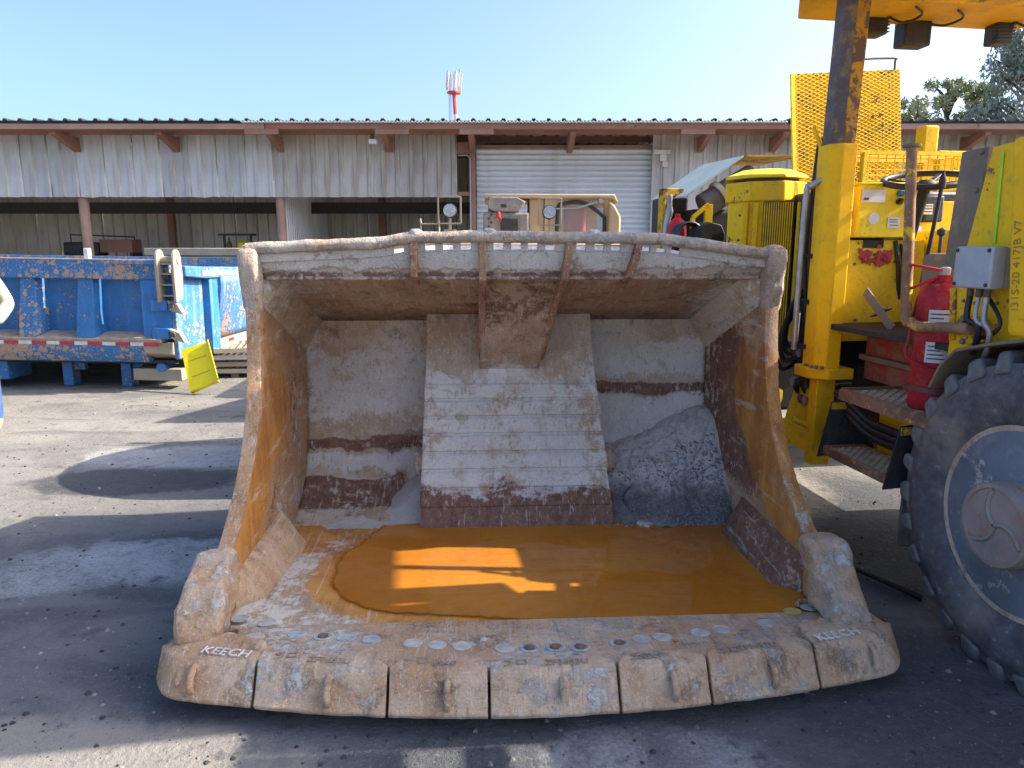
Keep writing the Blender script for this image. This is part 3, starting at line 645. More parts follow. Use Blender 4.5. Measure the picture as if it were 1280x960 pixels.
# --- top corner caps, lower ears, corner wedges
def lump(poly, u0, u1, name, mat, wear, bev, amp, sc_=9, sub=2):
    mb = B(); mb.cur = wear; mb.prism(poly, 'x', u0, u1)
    def warp(c):
        n = Vector((fbm(c, sc_, 3), fbm(c + Vector((5, 0, 0)), sc_, 3), fbm(c + Vector((0, 9, 0)), sc_, 3))); return c + n * amp
    return mb.build(name, mat, bucket, bevel=bev, seg=3, subd=sub, warp=warp, smooth=50)
for sgn in (-1, 1):
    a, b = sorted((sgn * 1.185, sgn * 1.278))
    lump([(3.385, 1.40), (3.365, 1.54), (3.375, 1.605), (3.46, 1.63), (3.49, 1.58), (3.48, 1.36), (3.43, 1.28)], a, b, 'corner_cap', M['rail'], (.22, .2, .2), .035, .007)
    a, b = sorted((sgn * 1.155, sgn * 1.315))
    lump([(2.455, .17), (2.465, .24), (2.60, .36), (2.70, .425), (2.80, .425), (2.80, .34), (2.70, .17)], a, b, 'ear_casting', M['casting'], (.40, .25, .15), .036, .026, 6)
    # wedge block along the floor
    mb = B(); s_ = sgn; mb.cur = (.22, .2, .05) if sgn < 0 else (.12, .15, .62)
    zt_ = .30 if sgn < 0 else .33
    mb.hexa([(s_ * 1.205, 2.80, .12), (s_ * 1.08, 2.92, .12), (s_ * 1.06, 3.52, .12), (s_ * 1.205, 3.64, .12),
             (s_ * 1.205, 2.84, zt_ - .02), (s_ * 1.165, 2.93, zt_ - .06), (s_ * 1.13, 3.46, zt_ - .03), (s_ * 1.205, 3.58, zt_)])
    mb.build('corner_wedge', M['casting'], bucket, bevel=.018, seg=2, subd=2, warp=lambda c: c + Vector((fbm(c, 8, 3), fbm(c + Vector((5, 0, 0)), 8, 3), fbm(c + Vector((0, 9, 0)), 8, 3))) * .008, smooth=50)
# --- floor, back, ceiling
BP = spline([(4.305, 1.23), (4.29, 1.0), (4.27, .75), (4.22, .50), (4.12, .31), (3.97, .19), (3.72, .138)], 8)
def wear_back(u, v, z):
    n = nz((u, v, z), 2.0, 5, 3); n2 = nz((u, 0, z * .4), 9, 3)
    if u < 0:
        sl = .42 * sstep(1.12, .98, z + .10 * n) * sstep(.50, .62, z + .05 * n) + .75 * sstep(-.62, -.5, u + .08 * n) * sstep(.55, .35, z) + .8 * sstep(.42, .38, z + .04 * n2) * sstep(.30, .36, z + .05 * n2)
        ru = .9 * sstep(.52, .47, z + .03 * n) * sstep(.40, .44, z + .05 * n2) + 1.0 * sstep(.33, .28, z + .08 * n) * sstep(.15, .19, z) * sstep(-.55, -.68, u)
    else:
        sl = .42 * sstep(1.12, 1.0, z + .1 * n) * sstep(.80, .88, z) + .75 * sstep(.76, .70, z + .07 * n - .1 * (u - .8) ** 2)
        ru = .8 * sstep(.70, .75, z + .05 * n) * sstep(.86, .80, z + .05 * n)
    return (min(1, sl + .22), 0, min(1, ru))
mb = B(); nB = len(BP) - 1
mb.grid(lambda a, b: (lerp(-1.205, 1.205, a), *BP[round(b * nB)]), 90, nB, wear_back)
mb.build('back_plate', M['steel'], bucket, smooth=60, nofix=True, solid=(.04, 1))
M['ceil'] = bucket_steel('bucket_roof_steel', (0.40, 0.265, 0.175), (0.50, 0.37, 0.27), 0.75, 0.8)
CP = [(3.47, 1.47), (3.55, 1.445), (3.75, 1.375), (4.0, 1.29), (4.33, 1.175)]
mb = B(); mb.grid(lambda a, b: (lerp(-1.205, 1.205, a), *CP[round(b * 4)]), 40, 4, lambda u, v, z: (.10 + .55 * sstep(.85, 1.15, abs(u)), 0, .36 * sstep(1.1, .5, abs(u))))
mb.build('roof_plate', M['ceil'], bucket, smooth=60, nofix=True, solid=(.04, 1))
for sgn in (-1, 1):
    q = [(sgn * 1.205, 3.50, 1.32), (sgn * 1.205, 4.30, 1.00), (sgn * 1.095, 4.30, 1.19), (sgn * 1.105, 3.53, 1.455)]
    mb = B(); mb.grid(lambda a, b: tuple(Vector(q[0]).lerp(Vector(q[1]), a).lerp(Vector(q[3]).lerp(Vector(q[2]), a), b)), 14, 6, lambda u, v, z: (.55 * sstep(3.8, 3.5, v) + .25, 0, .15))
    mb.cur = (.5, 0, .1); mb.add([q[0], q[3], (sgn * 1.205, 3.445, 1.462)], [(0, 1, 2)])
    mb.build('corner_gusset', M['steel'], bucket, smooth=0)
# --- spill plate with slots, rail, seam bar
def railz(u): return interp(RZ, u)
RZ = spline([(-1.3, 1.585), (-1.0, 1.600), (-.7, 1.612), (-.50, 1.634), (-.42, 1.640), (0, 1.642), (.62, 1.634), (.80, 1.618), (1.0, 1.590), (1.15, 1.568), (1.3, 1.56)], 6)
def wear_spill(u, v, z): return (.88 * sstep(1.475, 1.53, z + .02 * nz((u, v, z), 6, 3)), 0, .55 * sstep(1.53, 1.485, z))
SL = [499, 538, 560, 582, 623, 645, 666, 688, 727, 750, 771, 809, 829, 848]
su = [tob(atY(p, 303, 3.43)).x for p in SL]
def spv(z): return interp([(1.45, 3.475), (1.50, 3.452), (1.56, 3.435), (1.70, 3.42)], z)
mb = B(); mb.grid(lambda a, b: (lerp(-1.2, 1.2, a), spv(lerp(1.462, railz(lerp(-1.2, 1.2, a)) - .046, b)), lerp(1.462, railz(lerp(-1.2, 1.2, a)) - .046, b)), 90, 10, wear_spill)
mb.build('spill_plate', M['rail'], bucket, smooth=60, nofix=True, solid=(.03, -1))
mb = B(); edges = [-1.2] + [x + d for x in su for d in (-.023, .023)] + [1.2]
for a, b in zip(edges[::2], edges[1::2]):
    n = max(1, int((b - a) / .05)); mb = B()
    for k in range(n):
        x0, x1 = lerp(a, b, k / n), lerp(a, b, (k + 1) / n); mb.cur = (.85, 0, .15)
        mb.hexa([(x0, 3.427, railz(x0) - .05), (x1, 3.427, railz(x1) - .05), (x1, 3.457, railz(x1) - .05), (x0, 3.457, railz(x0) - .05), (x0, 3.418, railz(x0)), (x1, 3.418, railz(x1)), (x1, 3.448, railz(x1)), (x0, 3.448, railz(x0))])
    mb.build('slot_web', M['rail'], bucket, smooth=30, nofix=True)
mb = B(); path = [(u, 3.415 + .006 * noise.noise(Vector((u * 3, 0, 0))), railz(u) + .014 + .004 * noise.noise(Vector((u * 7, 3, 0)))) for u in [lerp(-1.24, 1.24, k / 90) for k in range(91)]]
mb.cur = (.36, .10, .34); mb.tube(path, [.028 + .003 * noise.noise(Vector((p[0] * 11, 0, 5))) for p in path], 14)
mb.build('top_rail', M['rail'], bucket, smooth=60)
mb = B(); mb.grid(lambda a, b: (lerp(-.75, .92, a), lerp(3.50, 3.66, b), railz(lerp(-.75, .92, a)) + lerp(-.058, -.022, b)), 40, 2, lambda u, v, z: (.9, 0, .05)); mb.build('slot_sun_plate', M['rail'], bucket, smooth=60, nofix=True, solid=(.02, -1))  # added pale plate behind the slots, catches sun so they read white
mb = B(); mb.cur = (.30, 0, .5); mb.tube([(lerp(-1.17, 1.17, k / 30), 3.464, 1.466) for k in range(31)], .010, 8); mb.build('seam_bar', M['rail'], bucket, smooth=60)
for u in (-.47, -.13, .36):
    mb = B(); mb.cur = (.6, .1, .1); mb.lathe([(.035, 0), (.032, .015), (.018, .026)], 9, (u, 3.425, railz(u) + .028)); mb.build('rail_knob', M['rail'], bucket, smooth=60)
# --- ribs under the roof
def rib(u0, lean, prof, name='rib'):
    mb = B(); mb.cur = (.12, 0, .2); n = len(prof) // 2
    mb.prism(prof, 'x', u0 - .018, u0 + .018)
    if lean:
        mb.v = [(x + lean * (1.6 - z), y, z) for x, y, z in mb.v]
    mb.build(name, M['rib'], bucket, bevel=.006)
short = [(3.40, 1.635), (3.385, 1.55), (3.41, 1.47), (3.50, 1.44), (3.60, 1.425), (3.50, 1.62)]
longp = [(3.40, 1.66), (3.385, 1.55), (3.405, 1.455), (3.50, 1.40), (3.61, 1.340), (3.70, 1.268), (3.80, 1.172), (3.90, 1.075), (4.01, .985), (4.25, .985), (4.28, 1.19), (3.60, 1.43), (3.48, 1.5), (3.45, 1.64)]
rib(tob(atY(518, 320, 3.42)).x, -.02, short); rib(tob(atY(798, 320, 3.42)).x, -.25, short)
rib(tob(atY(603, 320, 3.42)).x, -.0, longp); rib(tob(atY(711, 320, 3.42)).x, -.12, longp)
uL = tob(atY(603, 320, 3.42)).x - .010; uR = tob(atY(711, 320, 3.42)).x - .012
FP = spline([(3.56, 1.435), (3.63, 1.365), (3.70, 1.285), (3.79, 1.185), (3.89, 1.08), (3.99, .985), (4.075, .91)], 5)
mb = B(); mb.grid(lambda a, b: (lerp(uL, uR - .075 * b, a), *FP[round(b * (len(FP) - 1))]), 14, len(FP) - 1, lambda u, v, z: (.12 + .5 * sstep(1.1, .88, z + .1 * nz((u, v, z), 4, 3)), 0, .5 * sstep(1.0, 1.3, z)))
mb.build('spine_plate', M['ceil'], bucket, smooth=60, nofix=True, solid=(.03, 1))
# --- centre plate with wear bars
def cw(z): return lerp(.535, .47, sstep(.1, 1.2, z)), lerp(-.50, -.475, sstep(.1, 1.2, z))
CC = spline([(4.17, 1.24), (4.10, 1.05), (4.03, .88), (3.95, .70), (3.86, .52), (3.76, .33), (3.665, .19), (3.63, .135)], 6)
def wear_centre(u, v, z):
    n = nz((u, v, z), 3.0, 5, 8)
    sl = .34 + .30 * sstep(1.0, .85, z + .25 * n) * sstep(.26, .36, z + .1 * n) - .5 * sstep(.3, .2, z)
    return (max(0, min(1, sl)), 0, min(1, .95 * sstep(.36, .26, z + .10 * n) + .32 * sstep(.75, .5, z + .3 * n)))
mb = B(); nC = len(CC) - 1
mb.grid(lambda a, b: (lerp(cw(CC[round(b * nC)][1])[1], cw(CC[round(b * nC)][1])[0], a), *CC[round(b * nC)]), 60, nC, wear_centre)
mb.build('centre_plate', M['steel'], bucket, smooth=60, nofix=True)
for side in (0, 1):                      # its cheeks, down to the back plate
    mb = B(); mb.grid(lambda a, b: (cw(CC[round(b * nC)][1])[1 - side], lerp(CC[round(b * nC)][0], max(CC[round(b * nC)][0], interp([(p[1], p[0]) for p in BP[::-1]], CC[round(b * nC)][1])), a), CC[round(b * nC)][1]), 4, nC, lambda u, v, z: (.45, 0, .2))
    mb.build('centre_cheek', M['steel'], bucket, smooth=60, nofix=True)
    uu = cw(.4)[1 - side]; sg = 1 if side else -1
    mb = B(); mb.cur = (.4, 0, .2); mb.tube([(uu - sg * .02, 3.93, .42), (uu + sg * .045, 3.93, .42)], .075, 16); mb.build('pin_boss', M['casting'], bucket, bevel=.01, smooth=50)
def onC(py): # z on the centre plate at a picture height
    best = min(CC, key=lambda q: abs(tob(hit(645, py, (0, q[0], q[1]), Vector((0, 1, 0)))).z - q[1])); return best
bars = [478, 501, 522, 547, 567, 591, 615]
def cv(z): return interp([(q[1], q[0]) for q in CC[::-1]], z)
zs = [onC(p)[1] for p in bars] + [onC(640)[1]]
zs = [.86 - k * (.86 - .235) / 7 for k in range(8)]
for k in range(7):
    z1, z0 = zs[k] - .006, zs[k + 1] + .006; a0, a1 = cw(z0); t = .009 + .003 * (k % 2)
    def fn(a, b, z0=z0, z1=z1):
        z = lerp(z0, z1, b); r_, l_ = cw(z); return (lerp(l_ - .004, r_ + .004 + .006 * math.sin(k * 2.1), a), cv(z) - t, z)
    mb = B(); mb.grid(fn, 50, 5, wear_centre)
    mb.build('wear_bar', M['steel'], bucket, smooth=40, nofix=True, solid=(t + .004, -1), bevel=.004, seg=1)
# --- cutting edge plate
def vf(u): return 2.135 + .195 * (u / 1.37) ** 2
def lipz(v, u): return interp([(2.2, .193), (2.30, .190), (2.64, .1505), (2.7, .150)], v)
def wear_lip(u, v, z):
    n = nz((u, v, z), 3, 4); return (.30 + .25 * sstep(-.6, -1.0, u + .2 * n), .30 * sstep(2.5, 2.62, v + .05 * n) * sstep(-.6, -.3, u), .05)
mb = B()
mb.grid(lambda a, b: (lerp(-1.30, 1.30, a), lerp(vf(lerp(-1.3, 1.3, a)) + .12, 2.655, b), lipz(lerp(vf(lerp(-1.3, 1.3, a)) + .12, 2.655, b), 0)), 90, 24, wear_lip)
mb.build('cutting_edge', M['casting'], bucket, smooth=50, nofix=True, solid=(.06, -1), bevel=.008)
# --- bolted lip segments
UB = [-1.365, -.965, -.505, -.165, .275, .595, 1.005, 1.41]
for k in range(7):
    a, b = UB[k] + .005, UB[k + 1] - .005; end = k in (0, 6); st = 15
    rows = []; mb = B(); mb.cur = (.22 + .1 * (k % 2), .14 if k in (4, 5) else .05, .05)
    for i in range(st + 1):
        t = i / st; u = lerp(a, b, t); f = vf(u); dep = .165 + .075 * end; ztop = .203
        ed = min(t, 1 - t) * (b - a)
        o_ = (1 - t if k == 6 else t) * (b - a) if end else 9
        rnd_ = 0.10 * max(0, 1 - o_ / .10) ** 2 if end else 0
        sd_ = .012 * max(0, 1 - ed / .03) ** 2 + .028 * max(0, 1 - ed / .08) ** 2 * (not end)
        ub = u if not end else u + (.07 * max(0, 1 - o_ / .35) if k == 0 else -.07 * max(0, 1 - o_ / .35))
        rows.append([(ub, f + dep - sd_ * 1.5, .198), (ub, f + dep - .012 - sd_ * 1.5, ztop), (lerp(u, ub, .4), f + .085 + rnd_ * .8, ztop - .004 - .25 * rnd_), (u, f + .075 + rnd_, ztop - .012 - .3 * rnd_), (u, f + .03 + rnd_, .125), (u, f + rnd_, .088), (u, f + .006 + rnd_, .072), (u, f + .05 + rnd_, .055), (ub, f + dep, .06)])
    n = len(rows[0]); vs = [p for r_ in rows for p in r_]
    fs = [(i * n + j, i * n + (j + 1) % n, (i + 1) * n + (j + 1) % n, (i + 1) * n + j) for i in range(st) for j in range(n)] + [tuple(range(n))[::-1], tuple(range(st * n, st * n + n))]
    mb.add(vs, fs)
    seg = mb.build('lip_segment', M['casting'], bucket, smooth=40, bevel=.006, warp=lambda c: c + Vector((0, fbm(c, 14, 3) * .003, fbm(c, 11, 3) * .003)))
    # lifting lug
    uc = (a + b) / 2 + (-.02 if k == 0 else .03); f = vf(uc)
    mb = B(); mb.cur = (.2, .2, .1)
    pts = [(uc, f + .075, .17), (uc, f + .045, .172), (uc, f + .018, .155), (uc, f + .004, .125), (uc, f + .02, .10)]
    if k != 3: mb.tube([tuple(p) for p in spline(pts, 3)], .0125, 8); mb.build('lifting_lug', M['casting'], seg, smooth=60)
    else: mb.bb((uc - .012, f + .02, .10), (uc + .012, f + .07, .185)); mb.build('lifting_lug', M['casting'], seg, bevel=.006)
    if k == 0: mb = B(); mb.bar((uc - .055, f + .14, .205), (uc - .055, f + .03, .12), .02, .016); mb.build('weld_bead', M['casting'], seg, bevel=.006)
    # raised lettering on the shelf
    txt, sz, off, sh = [('KEECH', .060, .075, .052), ('ZF3653U', .040, .02, .085), ('89KG', .034, .02, .09), ('ZF3653U', .040, .05, .085), ('89KG', .034, -.04, .09), ('ZF3653U', .040, .0, .085), ('KEECH', .060, -.085, .040)][k]
    ut = (a + b) / 2 + off; ang = math.atan(2 * .195 * ut / 1.37 ** 2)
    Mx = BM @ Matrix.Translation((ut, vf(ut) + sh + (.02 if not end else .045), .2045 + .002 * end + .005 * (k == 6))) @ Matrix.Rotation(ang, 4, 'Z')
    text_mesh(txt, sz, .0018, M['letter'] if end else M['letter_dull'], 'raised_letters', seg, Mx)
    if not end:                          # the small foundry marks beside the number
        mb = B(); x0 = a + .05
        for d, e in (((0, 0), (.03, .02)), ((.03, .02), (.0, .03)), ((0, .03), (.03, .042)), ((.045, .01), (.075, .01)), ((.045, .035), (.075, .035)), ((.045, .01), (.045, .035)), ((.075, .01), (.075, .035))):
            q = vf(x0) + sh + .018; mb.bar((x0 + d[0], q + d[1], .2045), (x0 + e[0], q + e[1], .2045), .005, .004)
        mb.build('foundry_mark', M['letter_dull'], seg, smooth=0)
# --- plugs and bolts in the cutting edge
PL = [(284, 793, 'h'), (318, 794, 'p'), (300, 768, 'b'), (333, 773, 'p'), (371, 789, 'b'), (404, 794, 'r'), (433, 796, 'b'), (464, 799, 'b'), (516, 805, 'f'), (546, 808, 'f'), (577, 810, 'f'),
      (631, 814, 'f'), (662, 814, 'n'), (694, 813, 'n'), (725, 813, 'n'), (774, 807, 'n'), (802, 801, 'p'), (828, 798, 'p'), (875, 791, 'p'), (902, 786, 'p'), (958, 777, 'p'), (991, 759, 'y'), (1013, 779, 'b'), (1043, 777, 'h'), (1012, 754, 'h')]
for px, py, ty in PL:
    q = tob(atZ(px, py, .17)); z = lipz(q.y, 0); r_ = .037
    mb = B(); e = Matrix.Translation((q.x, q.y, z + .001)) @ Matrix.Rotation(-.115, 4, 'X'); mb.M = BM @ e
    mat = {'h': 'plug', 'p': 'plug', 'b': 'plug_blue', 'f': 'plug', 'r': 'plug', 'n': 'plug_rust', 'y': 'plug_yellow'}[ty]
    if ty in 'rn':
        mb.lathe([(r_, 0), (r_, .003), (r_ * .9, .005), (r_ * .72, .004), (r_ * .7, .001), (.001, .001)], 20)
        o = mb.build('bolt_ring', M['plug'] if ty == 'r' else M['plug_blue'], bucket, smooth=35)
        mb = B(); mb.M = BM @ e; mb.lathe([(r_ * .55, 0), (r_ * .52, .008), (r_ * .3, .011), (.001, .011)], 6 if ty == 'n' else 12); mb.build('bolt_head', M['plug_rust'], o, smooth=30)
    else:
        mb.lathe([(r_, 0), (r_ * .98, .0025), (r_ * .88, .0035), (r_ * .84, .0022), (.001, .0028)], 20); mb.build('bolt_plug', M[mat], bucket, smooth=40)
    if ty == 'h':                        # plug sunk against a raised collar
        mb = B(); mb.M = BM @ e; pts = [(.046 * math.cos(t), .046 * math.sin(t), .008) for t in [R(20 + 14 * i) for i in range(11)]]; mb.tube(pts, .011, 6); mb.build('plug_collar', M['casting'], bucket, smooth=60)

# ================================================================== what lies in the bucket
outline = [(478, 656), (540, 652), (620, 650), (700, 650), (780, 652), (850, 655), (922, 655), (946, 676), (975, 705), (1000, 735), (1012, 752), (990, 767), (950, 772), (880, 777), (790, 781), (700, 781), (620, 775), (545, 770), (475, 766), (432, 752), (412, 727), (420, 702), (440, 684), (462, 668)]
pts = [atZ(px, py, .1465) for px, py in outline]
pts = spline([tuple(p) for p in pts + [pts[0]]], 12)[:-1]
pts = [Vector((p[0] + .022 * noise.noise(Vector((p[0] * 7, p[1] * 7, 0))) + .010 * noise.noise(Vector((p[0] * 30, p[1] * 30, 7))), p[1] + .008 * noise.noise(Vector((p[0] * 12, p[1] * 12, 4))), .1465)) for p in pts]
SHORE = [tob(p) for p in pts[::4]]
n = len(pts); mb = MB(); mb.cur = (0, 0, 0)
def inset(d):
    out = []
    for i, p in enumerate(pts):
        t = (pts[(i + 4) % n] - pts[i - 4]).normalized(); q = Vector((t.y, -t.x, 0)); out.append(p + q * d)
    return out
cx = sum((p.x for p in pts)) / n; cy = sum((p.y for p in pts)) / n
sgn_ = 1 if (inset(.03)[0] - Vector((cx, cy, .1465))).length < (pts[0] - Vector((cx, cy, .1465))).length else -1
r1_ = [p + Vector((0, 0, .0004)) for p in inset(.05 * sgn_)]
mb.add(pts, []); mb.cur = (1, 0, 0); mb.add(r1_, [(i, (i + 1) % n, n + (i + 1) % n, n + i) for i in range(n)] + [])
mb.f = [(i, (i + 1) % n, n + (i + 1) % n, n + i) for i in range(n)] + [tuple(range(n, 2 * n))]; mb.mi = [0] * len(mb.f)
wat = mb.build('water', M['water'], smooth=0)
tag(wat, 'orange rusty water pooled on the bucket floor', 'puddle', kind='structure')
def wear_floor(u, v, z):
    n = nz((u, v, 0), 2.5, 4)
    sl = 0.34 * sstep(-.45, -.7, u + .2 * n) * sstep(3.5, 3.2, v) + .22
    og = sstep(3.28, 3.42, v - .15 * n - .15 * (u + .9)) * sstep(-.1, -.5, u) * 1.0 + 0.55 * sstep(-.95, -.6, u + .25 * n) * sstep(-.3, -.55, u)
    d = min((q.x - u) ** 2 + (q.y - v) ** 2 for q in SHORE) ** .5
    og = max(og, .95 * sstep(.20, .0, d + .06 * n)) ; sl *= sstep(.0, .12, d)
    return (min(1, sl), min(1, og), .3 * sstep(.8, 1.1, u))
mb = B(); mb.grid(lambda a, b: (lerp(-1.205, 1.205, a), lerp(2.60, 3.80, b), 0.139 + 0.012 * sstep(2.66, 2.60, lerp(2.6, 3.8, b))), 80, 40, wear_floor)
mb.build('floor_plate', M['steel'], bucket, smooth=50, nofix=True, solid=(.05, -1))
# mud banked up in the right rear corner
def mudz(u, v):
    t = (v - 3.60) / .62; h = .13 + .40 * sstep(-.05, 1.0, t) * (.75 + .35 * sstep(.5, 1.0, u)) + .10 * sstep(.9, 1.2, u) * sstep(.0, .4, t)
    h += .035 * fbm((u * 3.5, v * 3.5, 1), 1, 4) + .012 * fbm((u * 16, v * 16, 2), 1, 3)
    cr = noise.voronoi(Vector((u * 5 + .3 * fbm((u, v, 0), 3, 2), v * 5, 0)))[0]; h -= .030 * sstep(.07, .0, cr[1] - cr[0]) * sstep(.1, .35, t) * sstep(.95, .6, t)
    return h
mb = B(); mb.grid(lambda a, b: (lerp(.47, 1.20, a), lerp(3.58, 4.24, b), mudz(lerp(.47, 1.20, a), lerp(3.58, 4.24, b))), 90, 80)
g = G('mud_bank_dirt'); sp = g.n('ShaderNodeSeparateXYZ'); g.t.links.new(g.coord(), sp.inputs[0]); n1 = g.noise(4, 8, .65); n2 = g.noise(30, 6, .7); n3 = g.noise(140, 3)
hgt = g.math('ADD', sp.outputs[2], g.math('MULTIPLY', g.math('SUBTRACT', n1, .5), .35))
c = g.mix(g.ss(n1, .36, .64), (.14, .132, .12), (.23, .22, .20)); c = g.mix(g.ss(hgt, .21, .33), c, g.mix(g.ss(n2, .4, .65), (.60, .55, .485), (.44, .405, .355))); c = g.mix(g.math('MULTIPLY', g.ss(n2, .54, .7), .5), c, (.10, .095, .09))
g.bump(g.math('ADD', n2, g.math('MULTIPLY', n3, .4)), .7, .02); M['mudbank'] = g.done(c, .85, 0, .25)
mud = mb.build('mud_bank', M['mudbank'], None, smooth=60, nofix=True); mud.matrix_world = Matrix.Translation((BX, BY, 0)) @ Matrix.Rotation(BR, 4, 'Z')
tag(mud, 'dark grey mud banked in the right rear corner of the bucket', 'mud', kind='stuff')
def mudz2(u, v):
    t = (v - 3.62) / .45; h = .132 + .10 * sstep(-.05, 1, t) * (.5 + 1.4 * sstep(-.75, -.5, u)) + .016 * fbm((u * 4, v * 4, 5), 1, 4); return h
mb = B(); mb.grid(lambda a, b: (lerp(-1.20, -.50, a), lerp(3.66, 4.12, b), mudz2(lerp(-1.2, -.5, a), lerp(3.62, 4.12, b))), 60, 40)
mud = mb.build('mud_layer', M['mudpale'], None, smooth=60, nofix=True); mud.matrix_world = Matrix.Translation((BX, BY, 0)) @ Matrix.Rotation(BR, 4, 'Z')
tag(mud, 'pale dried mud along the left rear floor of the bucket', 'mud', kind='stuff')
mb = B(); rn = random.Random(5)
for i in range(4200):
    u = 1.18 - .70 * rn.random() ** 1.25; v = 3.60 + .40 * rn.random() ** 1.3
    if rn.random() > .35 + .65 * sstep(.6, 1.0, u): continue
    s_ = .003 + .009 * rn.random() ** 3; z = max(mudz(u, v), .145)
    q = [Vector((rn.gauss(0, 1), rn.gauss(0, 1), rn.gauss(0, 1))).normalized() * s_ for _ in range(6)]
    mb.add([(u + .9 * s_, v, z), (u - .8 * s_, v + .3 * s_, z), (u, v + s_, z + .1 * s_), (u + .1 * s_, v - s_, z), (u + q[0].x, v + q[0].y, z + s_ * rn.uniform(.6, 1.3))], [(0, 2, 4), (2, 1, 4), (1, 3, 4), (3, 0, 4)])
gr = mb.build('gravel', M['gravel'], None, smooth=0, nofix=True); gr.matrix_world = Matrix.Translation((BX, BY, 0)) @ Matrix.Rotation(BR, 4, 'Z')
tag(gr, 'dark gravel strewn over the mud in the right rear of the bucket', 'gravel', kind='stuff')
for k, (px, py, s_, m) in enumerate(((832, 566, .035, 'plug'), (850, 585, .028, 'plug_blue'), (806, 640, .05, 'cement_drip'))):
    p = tob(atY(px, py, 4.0 if k < 2 else 3.66)); zz = mudz(p.x, p.y); p = Vector((p.x, p.y, max(zz, .14)))
    mb = B(); mb.cur = (0, 0, 0); mb.box((p.x, p.y, p.z + .008), (s_ * 1.5, s_, .03), Matrix.Rotation(.5 + k, 3, 'Z'))
    o = mb.build('stone', M[m], None, bevel=.009, seg=2, subd=1, warp=lambda c: c + Vector((fbm(c, 30, 2), fbm(c, 25, 2), 0)) * .008, smooth=40); o.matrix_world = Matrix.Translation((BX, BY, 0)) @ Matrix.Rotation(BR, 4, 'Z')
    tag(o, ['pale grey stone upper one on the mud bank', 'bluish stone lower one on the mud bank', 'cream flake of dried cement at the water edge'][k], 'stone')
# ================================================================== the yellow machine on the right
MO, MR = Vector((1.86, 2.50, 0)), R(8.0)
mach = thing('mining_machine', 'yellow underground mining machine with canopy, steps and big tyre beside the bucket', 'machine', MO, MR)
MXW = Matrix.Rotation(MR, 3, 'Z')
def ml(px, py, x):                       # line of sight meets the plane at depth x inside the flank -> local point
    nrm = MXW @ Vector((1, 0, 0)); p = hit(px, py, MO + nrm * x, nrm)
    q = MXW.transposed() @ (p - MO); return Vector((x, q.y, q.z))
def mly(px, py, y):                      # ... meets the plane across the machine at length y
    nrm = MXW @ Vector((0, 1, 0)); p = hit(px, py, MO + nrm * y, nrm)
    q = MXW.transposed() @ (p - MO); return Vector((q.x, y, q.z))
def K(): return MB()
